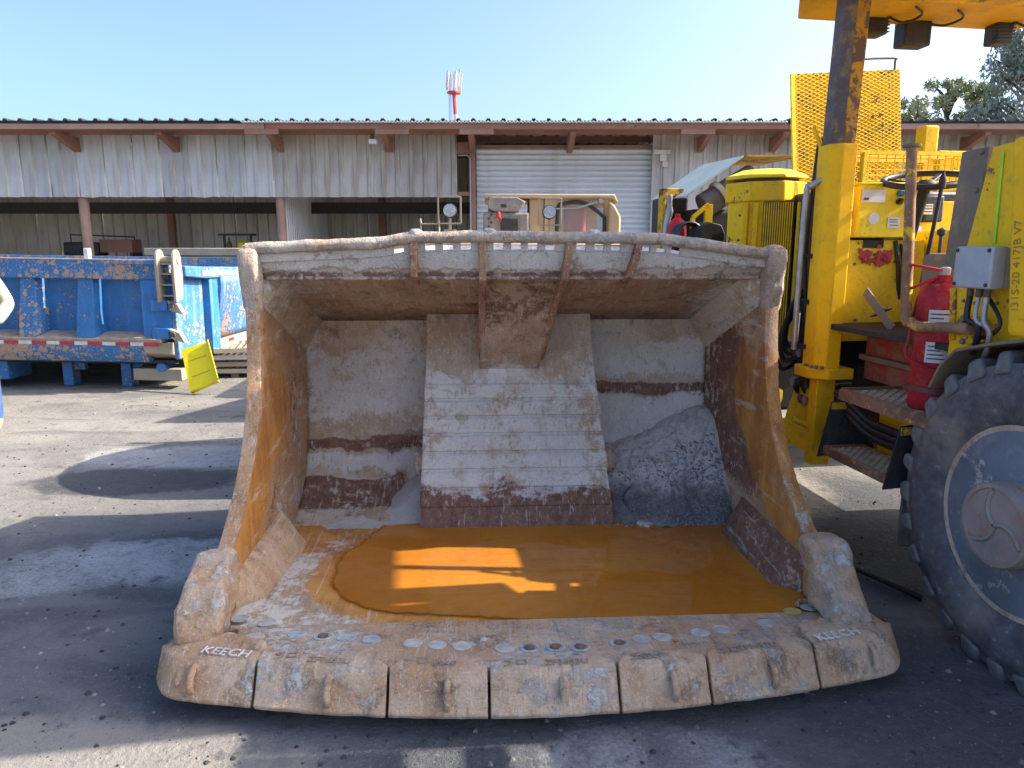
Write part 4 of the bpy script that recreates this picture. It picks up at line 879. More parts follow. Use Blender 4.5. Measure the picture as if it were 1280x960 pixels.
# ---- wheel: rim > tyre, hub
def wheel(y, z=.61, x=0.0):
    Rr, Rt = .345, .63
    m = K(); m.lathe([(Rr + .005, -.012), (Rr + .016, -.004), (Rr + .016, .012), (Rr - .008, .02), (Rr - .022, .035), (Rr - .03, .07), (Rr - .05, .085), (Rr - .075, .125), (Rr - .085, .13), (.245, .13), (.235, .115), (.17, .10), (.155, .175), (.001, .175)], 48, (0, 0, 0), 'x')
    rim = m.build('wheel', M['rim'], mach, smooth=40); rim.location = (x, y, z)
    m = K(); m.lathe([(Rr + .018, -.014), (Rr + .022, .0), (Rr + .016, .012), (Rr - .004, .012), (Rr - .002, -.012)], 48, (0, 0, 0), 'x', True); m.build('rim_edge', M['rim_edge'], rim, smooth=60)
    m = K(); pf = [(Rr + .002, .02), (Rr + .022, -.012), (Rr + .06, -.036), (Rr + .12, -.046), (Rr + .17, -.040), (Rr + .20, -.034), (Rr + .205, -.028), (Rr + .245, -.015), (Rt - .055, .02), (Rt - .045, .10), (Rt - .045, .30), (Rt - .055, .38), (Rr + .1, .42), (Rr, .38)]
    m.lathe(pf, 64, (0, 0, 0), 'x', True); tyre = m.build('tyre', M['tyre'], rim, smooth=50)
    NL = 26
    m = K()                              # tread lugs, one shape shared by all
    m.hexa([(-.042, -.048, Rt - .085), (-.042, .048, Rt - .085), (.17, .065, Rt - .05), (.17, -.005, Rt - .05), (-.020, -.034, Rt + .004), (-.020, .032, Rt + .004), (.17, .05, Rt + .006), (.17, .0, Rt + .006)])
    l0 = m.build('tread_lug', M['lug'], rim, bevel=.02, seg=3)
    m2 = K(); m2.hexa([(.37, -.036, Rt - .105), (.37, .036, Rt - .105), (.18, .10, Rt - .05), (.18, .035, Rt - .05), (.345, -.028, Rt), (.345, .026, Rt), (.18, .09, Rt + .006), (.18, .04, Rt + .006)])
    l1 = m2.build('tread_lug', M['lug'], rim, bevel=.008, seg=2)
    for k in range(NL):
        for src, off in ((l0, 0), (l1, .5)):
            o = src if k == 0 else src.copy()
            if k: C.objects.link(o); o.parent = rim
            o.rotation_euler = ((k + off + .06 * math.sin(k * 5.3)) * 2 * math.pi / NL, 0, 0); o.scale = (1, 1.0 + .14 * math.sin(k * 3.7 + off), 1.0 + .006 * math.sin(k * 7.1))
    m = K(); m.lathe([(.155, .18), (.158, -.095), (.152, -.108), (.138, -.11), (.134, -.102), (.001, -.10)], 36, (0, 0, 0), 'x'); hub = m.build('hub', M['hub'], rim, smooth=40)
    m = K()                              # curved webs on the hub face
    for k in range(3):
        a0 = k * 2.094 + .5; m.tube([(-.102, r_ * math.cos(a0 + r_ * 7), r_ * math.sin(a0 + r_ * 7)) for r_ in (.005, .03, .055, .08, .105, .13)], .010, 6)
    m.build('hub_web', M['hub'], rim, smooth=60)
    for k in range(8):
        a = k * math.pi / 4 + .3; m = K(); m.lathe([(.022, .12), (.022, .08), (.012, .075), (.012, .06), (.001, .06)], 6, (0, .205 * math.cos(a), .205 * math.sin(a)), 'x'); m.build('wheel_nut', M['rust_steel'], rim, smooth=30)
    return rim
w0 = wheel(0.0)
# sidewall marking
tx = [('E', 0), ('A', .12), ('R', .24), ('T', .36), ('H', .48), ('M', .62), ('O', .75), ('V', .88), ('E', 1.0), ('R', 1.11)]
# lettering on the tyre cannot be read in the picture except a few strokes: raised dashes stand for them
m = K()
for k in range(9):
    a = math.pi * .96 + k * .062; r_ = .485
    m.box((-.047, r_ * math.cos(a), r_ * math.sin(a)), (.006, .012, .05), Matrix.Rotation(a - math.pi / 2, 3, 'X'))
    if k % 2: m.box((-.047, (r_ - .02) * math.cos(a + .02), (r_ - .02) * math.sin(a + .02)), (.006, .022, .008), Matrix.Rotation(a - math.pi / 2, 3, 'X'))
m.build('sidewall_marking', M['lug'], w0, smooth=0)
w1 = clone(w0, mach); w1.location = (.1, 3.55, .61)
# ---- chassis
for y0_, y1_ in ((-1.6, 1.62), (2.55, 4.6)): m = K(); m.bb((.35, y0_, .45), (1.9, y1_, .95)); m.build('chassis_frame', M['dark_void'], mach, bevel=.03)
m = K(); m.bb((.9, 1.62, .48), (1.12, 2.55, .66)); m.build('chassis_beam', M['dark_void'], mach, bevel=.01)
m = K(); m.bb((.42, -1.5, .95), (1.9, .52, 1.62)); m.build('rear_body', M['yellow'], mach, bevel=.02)
# ---- fender plate over the tyre
m = K(); pts = [ml(px, py, -.02) for px, py in ((1163, 484), (1176, 458), (1196, 438), (1235, 431), (1290, 425))]
path = [(p.y, p.z) for p in pts] + [(-.45, pts[-1].z - .02)]
for (a, b), (c, d) in zip(path, path[1:]): m.bar((.17, a, b), (.17, c, d), .40, .012, (0, 0, 1))
m.build('fender', M['brown_strip'], mach, bevel=.003)
# ---- flank body panel with slanted rear edge
def zy(px, py, x): p = ml(px, py, x); return (p.y, p.z)
poly = [zy(1241, 184, .05), zy(1300, 168, .05), (-.27, 2.02), (-.27, 1.23), zy(1290, 428, .05), zy(1196, 436, .05), zy(1182, 455, .05), zy(1196, 352, .05)]
m = K(); m.prism(poly, 'x', .05, .09); m.build('flank_panel', M['yellow'], mach, bevel=.006)
poly = [zy(1206, 190, .075), zy(1240, 183, .075), zy(1222, 290, .075), zy(1208, 345, .075), zy(1183, 330, .075)]
m = K(); m.prism(poly, 'x', .062, .10); st = m.build('slanted_strip', M['brown_strip'], mach, bevel=.004)
for px, py in ((1237, 237), (1221, 238), (1195, 318), (1228, 190)):
    p = ml(px, py, .06); m = K(); m.lathe([(.010, .0), (.009, -.008), (.004, -.011)], 10, p, 'x'); m.build('rivet', M['brown_strip'], st)
m = K(); a, b = ml(1254, 190, .046), ml(1243, 304, .046); m.bar(a, b, .004, .012, (0, 1, 0)); m.build('reflective_tape', M['hivis'], mach, smooth=0)
# rounded column further forward, with a painted number
a, b = ml(1264, 172, -.045), ml(1256, 420, -.045)
m = K(); m.hexa([(-.045, b.y - .30, b.z), (.06, b.y - .30, b.z), (.06, b.y, b.z), (-.045, b.y, b.z), (-.045, a.y - .30, a.z), (.06, a.y - .30, a.z), (.06, a.y, a.z), (-.045, a.y, a.z)])
col_ = m.build('corner_column', M['yellow_clean'], mach, bevel=.022, seg=4)
a, b = ml(1274, 200, -.046), ml(1266, 388, -.046)
d = (a - b).normalized(); yv = Vector((0, 1, 0)); yv = (yv - d * yv.dot(d)).normalized()
# reads upwards: letters advance along d, their tops point to +y
Mx = Matrix.Translation((-.0462, b.y - .022, b.z)) @ Matrix(((0, 0, -1, 0), (d.y, yv.y, 0, 0), (d.z, yv.z, 0, 0), (0, 0, 0, 1)))
M['number_paint'] = plain('number_paint', (.42, .24, .04), .6)
text_mesh('I31S-20 417JB V7', .046, .0006, M['number_paint'], 'painted_number', mach, Mx, 'LEFT')
for z0_, z1_ in ((1.0, 1.30), (1.45, 1.54), (1.69, 2.07)):   # unseen boards, added so sun slots through onto the foreground
    m = K(); m.bb((.05, -1.3, z0_), (.08, -.275, z1_)); m.build('sun_slat', M['yellow'], mach, bevel=.004)
m = K(); m.bb((.085, -.62, .95), (.14, -.52, 2.05)); m.build('sun_slat_post', M['yellow'], mach, bevel=.004)  # upright of the added light-shaping boards
# ---- grey junction box with cables
p = ml(1226, 335, .0); q0, q1 = ml(1199, 308, -.05), ml(1240, 362, -.05)
yc, zc = (q0.y + q1.y) / 2, (q0.z + q1.z) / 2; sy, sz = abs(q0.y - q1.y), abs(q0.z - q1.z)
m = K(); m.bb((-.065, yc - sy / 2, zc - sz / 2), (.0, yc + sy / 2, zc + sz / 2)); jb = m.build('junction_box', M['grey_box'], mach, bevel=.008)
m = K(); m.bb((.0005, yc - sy / 2 + .005, zc - sz / 2 + .005), (.05, yc + sy / 2 - .005, zc + sz / 2 - .005)); m.build('box_base', M['grey_box'], jb, bevel=.004)
for a in (-1, 1):
    for b in (-1, 1):
        m = K(); m.lathe([(.008, -.066), (.007, -.070), (.001, -.070)], 10, (0, yc + a * (sy / 2 - .015), zc + b * (sz / 2 - .015)), 'x'); m.build('box_screw', M['dark_steel'], jb)
for k, (dy, r_, mt) in enumerate(((.045, .012, 'black'), (.0, .008, 'grey_box'), (-.04, .011, 'steel_bright'))):
    y0 = yc + dy; zb = zc - sz / 2
    m = K(); m.lathe([(.013, 0), (.013, -.03), (.009, -.035)], 10, (-.02, y0, zb)); m.build('cable_gland', M['brown_pipe'], jb)
    e = ml(1218 if k == 0 else 1232, 425 + 4 * k, -.01)
    m = K(); m.tube(spline([(-.02, y0, zb - .03), (-.03, y0 - .01, zb - .12), (-.02, e.y - .02, e.z + .06), (.0, e.y, e.z), (.05, e.y + .07, e.z - .06)], 5), r_, 7); m.build('cable', M[mt], jb, smooth=60)
m = K(); e = ml(1265, 396, -.05); m.tube(spline([(-.03, e.y - .3, e.z + .16), (-.045, e.y - .1, e.z + .02), (-.03, e.y, e.z), (0, e.y + .03, e.z + .05), (.05, e.y + .03, e.z + .1)], 5), .010, 7); m.build('cable', M['yellow_clean'], mach, smooth=60)
# ---- bent grab pipe with bracket plate
pa, pb = ml(1140, 184, .03), ml(1133, 392, .0)
pc, pd = ml(1150, 408, -.01), ml(1213, 411, -.01)
m = K(); m.tube(spline([tuple(pa), tuple(pa.lerp(pb, .5)), tuple(pb), tuple(pb.lerp(pc, .5) + Vector((0, .012, -.01))), tuple(pc), tuple(pc.lerp(pd, .5)), tuple(pd)], 5), .0225, 12)
gp = m.build('grab_pipe', M['rust_pipe'], mach, smooth=60)
m = K(); m.lathe([(.038, 0), (.040, .006), (.038, .012)], 16, pa); m.build('pipe_cap', M['brown_strip'], gp, smooth=40)
poly = [zy(px, py, -.005) for px, py in ((1197, 393), (1216, 396), (1226, 398), (1224, 428), (1204, 432), (1184, 412))]
m = K(); m.prism(poly, 'x', .012, .028); bp_ = m.build('bracket_plate', M['yellow_worn'], mach, bevel=.004)
for px, py in ((1202, 399), (1221, 404), (1222, 418), (1201, 427)):
    p = ml(px, py, .0); m = K(); m.lathe([(.013, .012), (.012, .0), (.004, -.003)], 6, (0, p.y, p.z), 'x'); m.build('bolt', M['brown_strip'], bp_)
# ---- pillar: lower box and burnt upper post
pw = .17; pc = ml(1037, 320, .08); py_ = pc.y; rot = Matrix.Rotation(R(-4), 3, 'Z')
zl, zh = ml(1037, 466, .03).z, ml(1040, 182, .05).z
def pil(x0, x1, y0, y1, z0, z1): return K().hexa([(x0, y0, z0), (x1, y0, z0), (x1, y1, z0), (x0, y1, z0), (x0, y0, z1), (x1, y0, z1), (x1, y1, z1), (x0, y1, z1)])
m = K(); yA, yB = py_ - .10, py_ + .06
m.prism([(.0, yA + .05), (.05, yA), (.13, yA), (.13, yB), (.0, yB)], 'z', zl, zh); pl = m.build('pillar_base', M['yellow_clean'], mach, bevel=.006)
m = K(); m.prism([(-.03, yA + .04), (.05, yA - .03), (.20, yA - .03), (.20, yB + .03), (-.03, yB + .03)], 'z', zl - .05, zl + .012); m.build('pillar_flange', M['yellow_clean'], mach, bevel=.008)
zr = 2.93
m = K(); m.prism([(.012, yA + .055), (.05, yA + .012), (.122, yA + .012), (.122, yB - .01), (.012, yB - .01)], 'z', zh - .02, zr)
for i, p in enumerate(m.v):
    if p[2] > 2.5: m.v[i] = (p[0] + .02, p[1] - .01, p[2])
m.mi = [0] * len(m.f)
# faces looking to the rear flank keep more yellow
for i, f in enumerate(m.f):
    n = (Vector(m.v[f[1]]) - Vector(m.v[f[0]])).cross(Vector(m.v[f[2]]) - Vector(m.v[f[0]]))
    if abs(n.normalized().y) > .9: m.mi[i] = 1
m.build('canopy_post', [M['post_dark'], M['post_mid']], mach, bevel=.006)
m = K(); a = ml(1010, 168, .0); m.tube(spline([(.02, yB + .06, a.z + .02), (-.0, yB + .05, a.z + .02), (.0, yB + .02, a.z - .02), (.03, yB - .01, a.z - .12)], 4), .012, 8); m.build('hook', M['yellow_clean'], mach, smooth=60)
m = K(); a, b = ml(1018, 232, -.03), ml(1008, 440, -.03); m.tube(spline([(.01, yB - .05, a.z + .03), (-.03, yB - .02, a.z), (-.045, yB + .01, a.z - .08), (-.045, yB + .02, b.z)], 5), .016, 8); m.build('handrail', M['steel_bright'], mach, smooth=60)
# ---- canopy roof with lamps
zc_ = 2.90
m = K(); m.prism([(-.13, yB + .06), (.06, yB + .42), (1.48, yB + .46), (1.52, -.22), (-.22, -.27), (-.24, .3)], 'z', zc_, zc_ + .05); can = m.build('canopy', M['yellow_shaded'], mach, bevel=.01)
m = K(); m.bb((-.0, yB - .25, zc_ - .06), (1.3, yB - .13, zc_)); m.build('canopy_beam', M['yellow_worn'], can, bevel=.005)
m = K(); m.bb((1.2, -.35, .95), (1.36, -.2, zc_)); m.build('canopy_post', M['yellow_worn'], mach, bevel=.006)
for k, (px, py, w_, h_, yy) in enumerate(((1091, 30, .12, .14, yB + .38), (1140, 42, .17, .16, yB + .40), (1248, 38, .11, .17, yB + .36))):
    p = mly(px, py, yy); m = K(); m.bb((p.x - w_ / 2, yy - .06, p.z - h_ / 2), (p.x + w_ / 2, yy + .05, p.z + h_ / 2)); lp = m.build('work_lamp', M['dark_void'], mach, bevel=.012)
    m = K()
    for i in range(6): m.bb((p.x - w_ / 2 - .006, yy - .065, p.z - h_ / 2 + .012 + i * .018), (p.x + w_ / 2 + .006, yy - .02, p.z - h_ / 2 + .018 + i * .018))
    if k != 1: m.build('cooling_fins', M['dark_void'], lp)
    m = K(); m.bb((p.x - .012, yy - .02, p.z + h_ / 2), (p.x + .012, yy + .02, zc_)); m.build('lamp_bracket', M['dark_void'], lp)
    m = K(); m.tube(spline([(p.x, yy - .06, p.z + .05), (p.x + .1, yy - .12, zc_ - .04), (p.x + .16, yy - .2, zc_ - .02), (p.x + .05, yy - .3, zc_ - .015)], 5), .007, 6); m.build('lamp_wire', M['black'], lp, smooth=60)
# ---- control box on yellow bulkhead, decals
yb = py_ - .02
q0, q1 = mly(1073, 231, yb), mly(1141, 297, yb)
m = K(); m.prism([(yb, q0.z), (yb - .02, q0.z + .006), (yb - .02, q1.z), (yb + .22, q1.z), (yb + .22, q0.z)], 'x', q0.x, q1.x); cb = m.build('control_box', M['yellow_lemon'], mach, bevel=.006)
m = K(); m.bb((q0.x - .006, yb - .03, q0.z), (q1.x + .006, yb + .22, q0.z + .012)); m.build('box_lid', M['yellow_lemon'], cb, bevel=.004)
def decal(px0, py0, px1, py1, mat, name='sticker', y_=yb - .0225, par=cb):
    a, b = mly(px0, py0, y_), mly(px1, py1, y_); m = K(); m.bb((a.x, y_, a.z), (b.x, y_ - .0015, b.z)); return m.build(name, M[mat], par, smooth=0)
s_ = decal(1078, 237, 1106, 253, 'paper'); decal(1080, 247, 1086, 250, 'ink', 'print', yb - .0245, s_)
s_ = decal(1110, 271, 1124, 285, 'paper')
for py in (274, 277, 281): decal(1112, py, 1122, py + 1, 'ink', 'print', yb - .0245, s_)
p = mly(1092, 273, yb - .021); m = K(); m.lathe([(.032, 0), (.032, -.002), (.001, -.002)], 24, p, 'y'); m.build('round_sticker', M['paper'], cb, smooth=0)
p = mly(1124, 242, yb - .02); m = K(); m.lathe([(.017, 0), (.017, -.02), (.012, -.028), (.001, -.028)], 16, p, 'y'); m.build('push_button', M['blue_knob'], cb, smooth=40)
p = mly(1123, 252, yb - .02); m = K(); m.lathe([(.016, 0), (.016, -.016), (.001, -.016)], 14, p, 'y'); m.box((p.x, p.y - .02, p.z), (.012, .014, .032), Matrix.Rotation(.6, 3, 'Y')); m.build('rotary_switch', M['black'], cb, smooth=40)
a, b = mly(1055, 300, yb + .03), mly(1143, 425, yb + .03)
m = K(); m.prism([(a.x, a.z), (b.x + .0, a.z), (b.x + .05, b.z), (a.x, b.z)], 'y', yb + .03, yb + .06); bk = m.build('bulkhead', M['yellow_lemon'], mach, bevel=.004)
decal(1079, 300, 1104, 310, 'dark_void', 'slot_opening', yb + .028, bk)
# red smear painted on the bulkhead, irregular flat blots
rn = random.Random(11); m = K(); 
for k in range(70):
    px, py = rn.gauss(1084 if k % 2 else 1104, 6), rn.gauss(319, 4.5) + 8 * rn.random() ** 3; p = mly(px, py, yb + .0275); r_ = rn.uniform(.006, .022); n = 9
    m.add([(p.x + r_ * rn.uniform(.5, 1.3) * math.cos(j * 6.283 / n), p.y - .0002 * k, p.z + r_ * rn.uniform(.4, 1.2) * math.sin(j * 6.283 / n)) for j in range(n)], [tuple(range(n))])
M['red_paint'] = plain('red_paint_smear', (.45, .05, .055), .6); m.build('paint_smear', M['red_paint'], bk, smooth=0, kind='stuff')
# inner yellow wall behind the seat place, meter box, steering wheel, lever
a = mly(1143, 300, yb + .35); 
m = K(); m.bb((a.x - .05, yb + .35, .95), (a.x + .62, yb + .38, ml(1180, 238, .4).z)); m.build('inner_wall', M['yellow_clean'], mach, bevel=.004)
m = K(); m.bb((.66, .55, .95), (.70, yb + .35, 1.70)); m.build('inner_side_wall', M['yellow'], mach, bevel=.004)
q0, q1 = mly(1150, 245, yb + .30), mly(1169, 278, yb + .30)
m = K(); m.bb((q0.x, yb + .24, q1.z), (q1.x, yb + .345, q0.z)); mt_ = m.build('meter_box', M['black'], mach, bevel=.01)
y_ = yb + .238; a, b = mly(1154, 255, y_), mly(1165, 268, y_); m = K(); m.bb((a.x, y_, b.z), (b.x, y_ - .002, a.z)); sg_ = m.build('meter_label', M['paper'], mt_, smooth=0)
for pz in (.2, .5, .75): m = K(); m.bb((a.x + .004, y_ - .003, lerp(b.z, a.z, pz)), (b.x - .004, y_ - .0035, lerp(b.z, a.z, pz + .12))); m.build('print', M['ink'], sg_, smooth=0)
sw = mly(1158, 225, yb - .08); tilt = Matrix.Rotation(R(12), 3, 'X') @ Matrix.Rotation(R(-8), 3, 'Y')
m = K(); m.tube([Vector(sw) + tilt @ Vector((.205 * math.cos(t), .205 * math.sin(t), 0)) for t in [k * math.pi / 18 for k in range(37)]], .0165, 10, False); swo = m.build('steering_wheel', M['black'], mach, smooth=60)
m = K()
for t in (.6, 2.2, 3.9, 5.4): m.bar(Vector(sw) + Vector((0, 0, -.03)), Vector(sw) + tilt @ Vector((.2 * math.cos(t), .2 * math.sin(t), 0)), .03, .012)
m.lathe([(.05, -.05), (.055, -.02), (.03, .0)], 14, sw); m.build('wheel_spokes', M['black'], swo, bevel=.003)
m = K(); m.tube([Vector(sw) + Vector((0, 0, -.03)), Vector(sw) + Vector((.02, .16, -.45))], .03, 10); m.build('steering_column', M['black'], mach, smooth=60)
p = ml(1178, 230, .45); m = K(); m.tube([p, p + Vector((-.02, 0, -.18)), p + Vector((-.06, 0, -.5))], .010, 8); m.lathe([(.016, -.02), (.018, .02), (.007, .05), (.007, .06)], 10, p); m.build('valve_stem', M['blackmetal'], mach, smooth=50)
p = ml(1177, 290, .35); m = K(); m.tube([p, p + Vector((0, .0, -.14))], .008, 6); m.lathe([(.002, .022), (.02, .01), (.02, -.012), (.006, -.02)], 12, p); m.build('gear_lever', M['black'], mach, smooth=50)
a = ml(1190, 300, .3); m = K(); m.bb((.24, a.y - .28, .95), (.62, a.y + .12, a.z - .06)); m.build('seat_box', M['brown_strip'], mach, bevel=.03)
# ---- yellow wire cage, post and rail behind the box
yc_ = yb + .45
c0, c1, c2 = mly(1066, 190, yc_), mly(1150, 184, yc_), mly(1066, 233, yc_)
xa, xb, zt_, zb_ = c0.x, c0.x + .78, c0.z, c2.z
m = K()
for k in range(15): x = lerp(xa, xb, k / 14); m.tube([(x, yc_, zb_), (x, yc_, zt_)], .004, 5)
for k in range(7): z = lerp(zb_, zt_, k / 6); m.tube([(xa, yc_, z), (xb, yc_, z)], .004, 5)
for k in range(9): y = lerp(yc_, yc_ + .42, k / 8); m.tube([(xb, y, zb_), (xb, y, zt_)], .004, 5); m.tube([(xa, y, zb_), (xa, y, zt_)], .004, 5); m.tube([(xa, y, zt_), (xb, y, zt_)], .004, 5)
m.build('guard_cage', M['yellow_clean'], mach, smooth=60, kind='stuff')
m = K(); m.bar((xa, yc_, zt_), (xb, yc_, zt_ + .0), .022, .022); m.bar((xb, yc_, zt_), (xb + .35, yc_ + .1, zt_ + .06), .022, .022); m.build('cage_rail', M['yellow_lemon'], mach)
m = K(); m.bar((xa + .07, yc_ - .012, zb_), (xa + .07, yc_ - .012, zt_), .03, .02, (1, 0, 0)); m.build('cage_upright', M['yellow_lemon'], mach)
p0, p1 = mly(1160, 158, yc_ + .7), mly(1160, 240, yc_ + .7)
m = K(); m.bb((p0.x - .055, yc_ + .65, 1.2), (p0.x + .055, yc_ + .75, p0.z)); m.build('rear_post', M['yellow'], mach, bevel=.012)
m = K(); m.bb((.3, yc_ + .02, 1.2), (1.3, yc_ + .9, zb_ - .02)); m.build('engine_cover', M['dark_void'], mach, bevel=.02)
a = mly(1215, 200, yc_ + .35); m = K(); m.bb((a.x - .28, yc_ + .3, zb_), (a.x + .35, yc_ + .34, a.z + .05)); m.build('rear_screen', M['yellow'], mach, bevel=.01)
# ---- raised mesh hatch behind the post
ym = py_ + 1.50
h0, h1 = mly(1000, 88, ym), mly(1138, 82, ym); h2 = mly(994, 235, ym); h3 = mly(1128, 215, ym)
Lh = [Vector((h2.x, ym + .0, h2.z - .1)), Vector((h3.x, ym, h3.z - .12)), Vector((h1.x, ym + .12, h1.z)), Vector((h0.x, ym + .12, h0.z))]
m = K(); m.quadplate(Lh, .012); ht = m.build('mesh_hatch', M['yellow_worn'], mach, bevel=.003)
m = K()
U = Lh[1] - Lh[0]; V = Lh[3] - Lh[0]; nn = U.cross(V).normalized(); nn = nn if nn.y < 0 else -nn
def onh(a, b): return Lh[0].lerp(Lh[1], a).lerp(Lh[3].lerp(Lh[2], a), b) + nn * .008
def strip(a0, b0, a1, b1):
    # clip to unit square
    t0, t1 = 0, 1; da, db = a1 - a0, b1 - b0
    for p, q in ((-da, a0), (da, 1 - a0), (-db, b0), (db, 1 - b0)):
        if abs(p) < 1e-9:
            if q < 0: return
        else:
            r = q / p
            if p < 0: t0 = max(t0, r)
            else: t1 = min(t1, r)
    if t1 - t0 > .01: m.bar(onh(a0 + da * t0, b0 + db * t0), onh(a0 + da * t1, b0 + db * t1), .006, .006, nn)
for k in range(-44, 44): strip(k / 15, 0, k / 15 + 2.1, 1); strip(k / 15 + .9, 0, k / 15 - 1.2, 1)
m.build('expanded_mesh', M['yellow'], ht, smooth=0, kind='stuff')
m = K(); m.bar(Lh[0] + nn * .012, Lh[3] + nn * .012, .03, .02, nn); m.build('hatch_edge', M['yellow_lemon'], ht)
m = K(); a = onh(.55, 1.0); b = onh(.93, 1.0); m.tube(spline([a + Vector((0, 0, .0)), a + Vector((0, 0, .075)), b + Vector((0, 0, .08)), b + Vector((.012, 0, .06)), b + Vector((.015, 0, 0))], 4), .009, 6); m.build('hatch_handle', M['brown_pipe'], ht, smooth=60)
for a, b in ((.73, .62), (.80, .63), (.82, .54), (.55, .12), (.35, .33), (.66, .28)): m = K(); m.lathe([(.012, -.014), (.011, -.018), (.001, -.018)], 8, onh(a, b) + Vector((0, .005, 0)), 'y'); m.build('hatch_bolt', M['dark_void'], ht)
# ---- ribbed yellow housing with cap
yv_ = py_ + 1.05
v0, v1 = mly(908, 300, yv_), mly(996, 300, yv_); xc, rw = (v0.x + v1.x) / 2, (v1.x - v0.x) / 2
zt_ = mly(950, 252, yv_).z; zb_ = mly(950, 372, yv_).z - .25
def octo(rx, ry, n=8): return [(rx * math.cos(R(22.5) + k * 2 * math.pi / n) / math.cos(R(22.5)), ry * math.sin(R(22.5) + k * 2 * math.pi / n) / math.cos(R(22.5))) for k in range(n)]
def octprism(rx, z0, z1, rx1=None):
    m = K(); rx1 = rx1 or rx; a, b = octo(rx * .94, rx * .94), octo(rx1 * .94, rx1 * .94)
    m.add([(xc + p[0], yv_ + p[1], z0) for p in a] + [(xc + p[0], yv_ + p[1], z1) for p in b], [tuple(range(8))[::-1], tuple(range(8, 16))] + [(i, (i + 1) % 8, 8 + (i + 1) % 8, 8 + i) for i in range(8)]); return m
XC, YV = xc, yv_; xc = yv_ = 0.0
hs = octprism(rw * .97, zb_, zt_).build('motor_housing', M['yellow'], mach, bevel=.008)
octprism(rw * 1.06, zt_ - .01, zt_ + .115).build('housing_band', M['yellow'], hs, bevel=.008)
zc2 = mly(950, 222, YV).z
octprism(rw * 1.08, zc2 - .02, zc2 + .0, rw * 1.06).build('cap_rim', M['yellow_lemon'], hs, bevel=.004)
octprism(rw * 1.06, zc2, mly(950, 204, YV).z - .05, rw * .62).build('cap', M['yellow_lemon'], hs, bevel=.01)
octprism(rw * .85, zt_ + .1, zc2).build('air_gap', M['brown_pipe'], hs)
m = K(); fy = yv_ - rw * .97 * .94 - .004
for k in range(13): x = xc - rw * .04 + k * rw * .055; m.bb((x, fy - .022, zb_), (x + rw * .028, fy + .006, zt_ - .02))
m.build('cooling_fins', M['yellow'], hs, smooth=0, kind='stuff')
m = K(); m.bb((xc - rw * .06, fy - .001, zb_), (xc + rw * .70, fy + .01, zt_ - .015)); m.build('fin_gap_shade', M['dark_void'], hs)  # dark plate standing in for the shade between the fins
for dx in (-.55, -.30, .75): m = K(); m.bb((xc + dx * rw, fy - .02, zb_), (xc + (dx + .13) * rw, fy + .05, zt_ - .02)); m.build('rib', M['yellow'], hs, bevel=.006)
for k in range(12): m = K(); m.lathe([(.008, 0), (.007, -.006), (.001, -.006)], 8, (xc + (-.62, -.22, .85)[k % 3] * rw, fy - .001, zt_ - .1 - .16 * (k // 3)), 'y'); m.build('rivet', M['dark_void'], hs)
m = K(); m.lathe([(rw * .55, 0), (rw * .6, .04), (rw * .6, .1), (rw * .45, .12), (rw * .45, .5)], 20, (xc + .05, yv_, zb_ - .5)); m.build('housing_foot', M['yellow'], hs, smooth=40)
hs.location = (XC, YV, 0); hs.rotation_euler = (0, 0, -R(24)); xc, yv_ = XC, YV
# ---- dark engine bay bits between
m = K(); m.bb((.25, py_ + .2, .8), (.8, py_ + .5, 1.75)); m.build('engine_block', M['dark_void'], mach, bevel=.05)
m = K(); a, b = ml(1002, 235, .14), ml(994, 430, .14)
m.tube(spline([(.30, py_ + .25, a.z - .02), (.2, py_ + .3, a.z), (.13, py_ + .3, a.z - .08), (.13, py_ + .3, 1.3), (.16, py_ + .33, .9), (.25, py_ + .2, .62)], 6), .020, 8); m.build('hose', M['hose'], mach, smooth=60)
for k in range(4):
    m = K(); m.tube(spline([(.22 + .02 * k, py_ + .15 + .04 * k, 1.25 - .1 * k), (.1, py_ + .12 + .05 * k, 1.05 - .08 * k), (.16, py_ + .05 + .07 * k, .72), (.32, py_ - .05, .66 - .03 * k)], 6), .017, 7); m.build('hose', M['hose'], mach, smooth=60)
m = K(); a = ml(1010, 520, .1); m.prism([(py_ + .05, .45), (py_ + .45, .45), (py_ + .40, .62), (py_ + .28, .86), (py_ + .12, .90), (py_ + .05, .75)], 'x', .12, .16); m.build('side_gusset', M['yellow'], mach, bevel=.005)
m = K(); m.bb((.03, py_ - .06, .40), (.14, py_ + .02, zl - .05)); m.build('pillar_leg', M['yellow'], mach, bevel=.006)
m = K(); m.bb((.1, py_ + .02, .42), (.18, py_ + .42, .56)); sg_ = m.build('lower_sill', M['yellow'], mach, bevel=.006)
p0, p1 = ml(992, 520, .098), ml(1009, 533, .098); m = K(); m.bb((.0965, p0.y, p1.z), (.0985, p1.y, p0.z)); m.build('sticker', M['panel_yellow'], sg_, smooth=0)
# ---- clutter: bolts, brackets, cable runs, pipes
for k in range(6): m = K(); m.lathe([(.014, 0), (.013, .012), (.005, .014)], 6, (-.015 + .035 * (k % 2), yA + .02 + .05 * (k // 2) - .03, zl + .012)); m.build('flange_bolt', M['brown_strip'], mach)
for z_, dy in ((1.55, .0), (1.30, .0), (1.05, .0)): m = K(); m.bb((-.022, yB - .03, z_), (.002, yB + .03, z_ + .025)); m.build('pipe_clip', M['blackmetal'], mach, bevel=.004)
for k in range(3): m = K(); m.tube(spline([(.02 + .02 * k, yB + .03 + .01 * k, zh + .05), (.0 + .02 * k, yB + .05, 1.6), (.03 + .02 * k, yB + .045, 1.2), (.06 + .02 * k, yB + .10, .9), (.2, yB + .2, .7 - .05 * k)], 6), .009 + .003 * (k % 2), 7); m.build('cable', M['hose'] if k != 1 else M['brown_pipe'], mach, smooth=60)
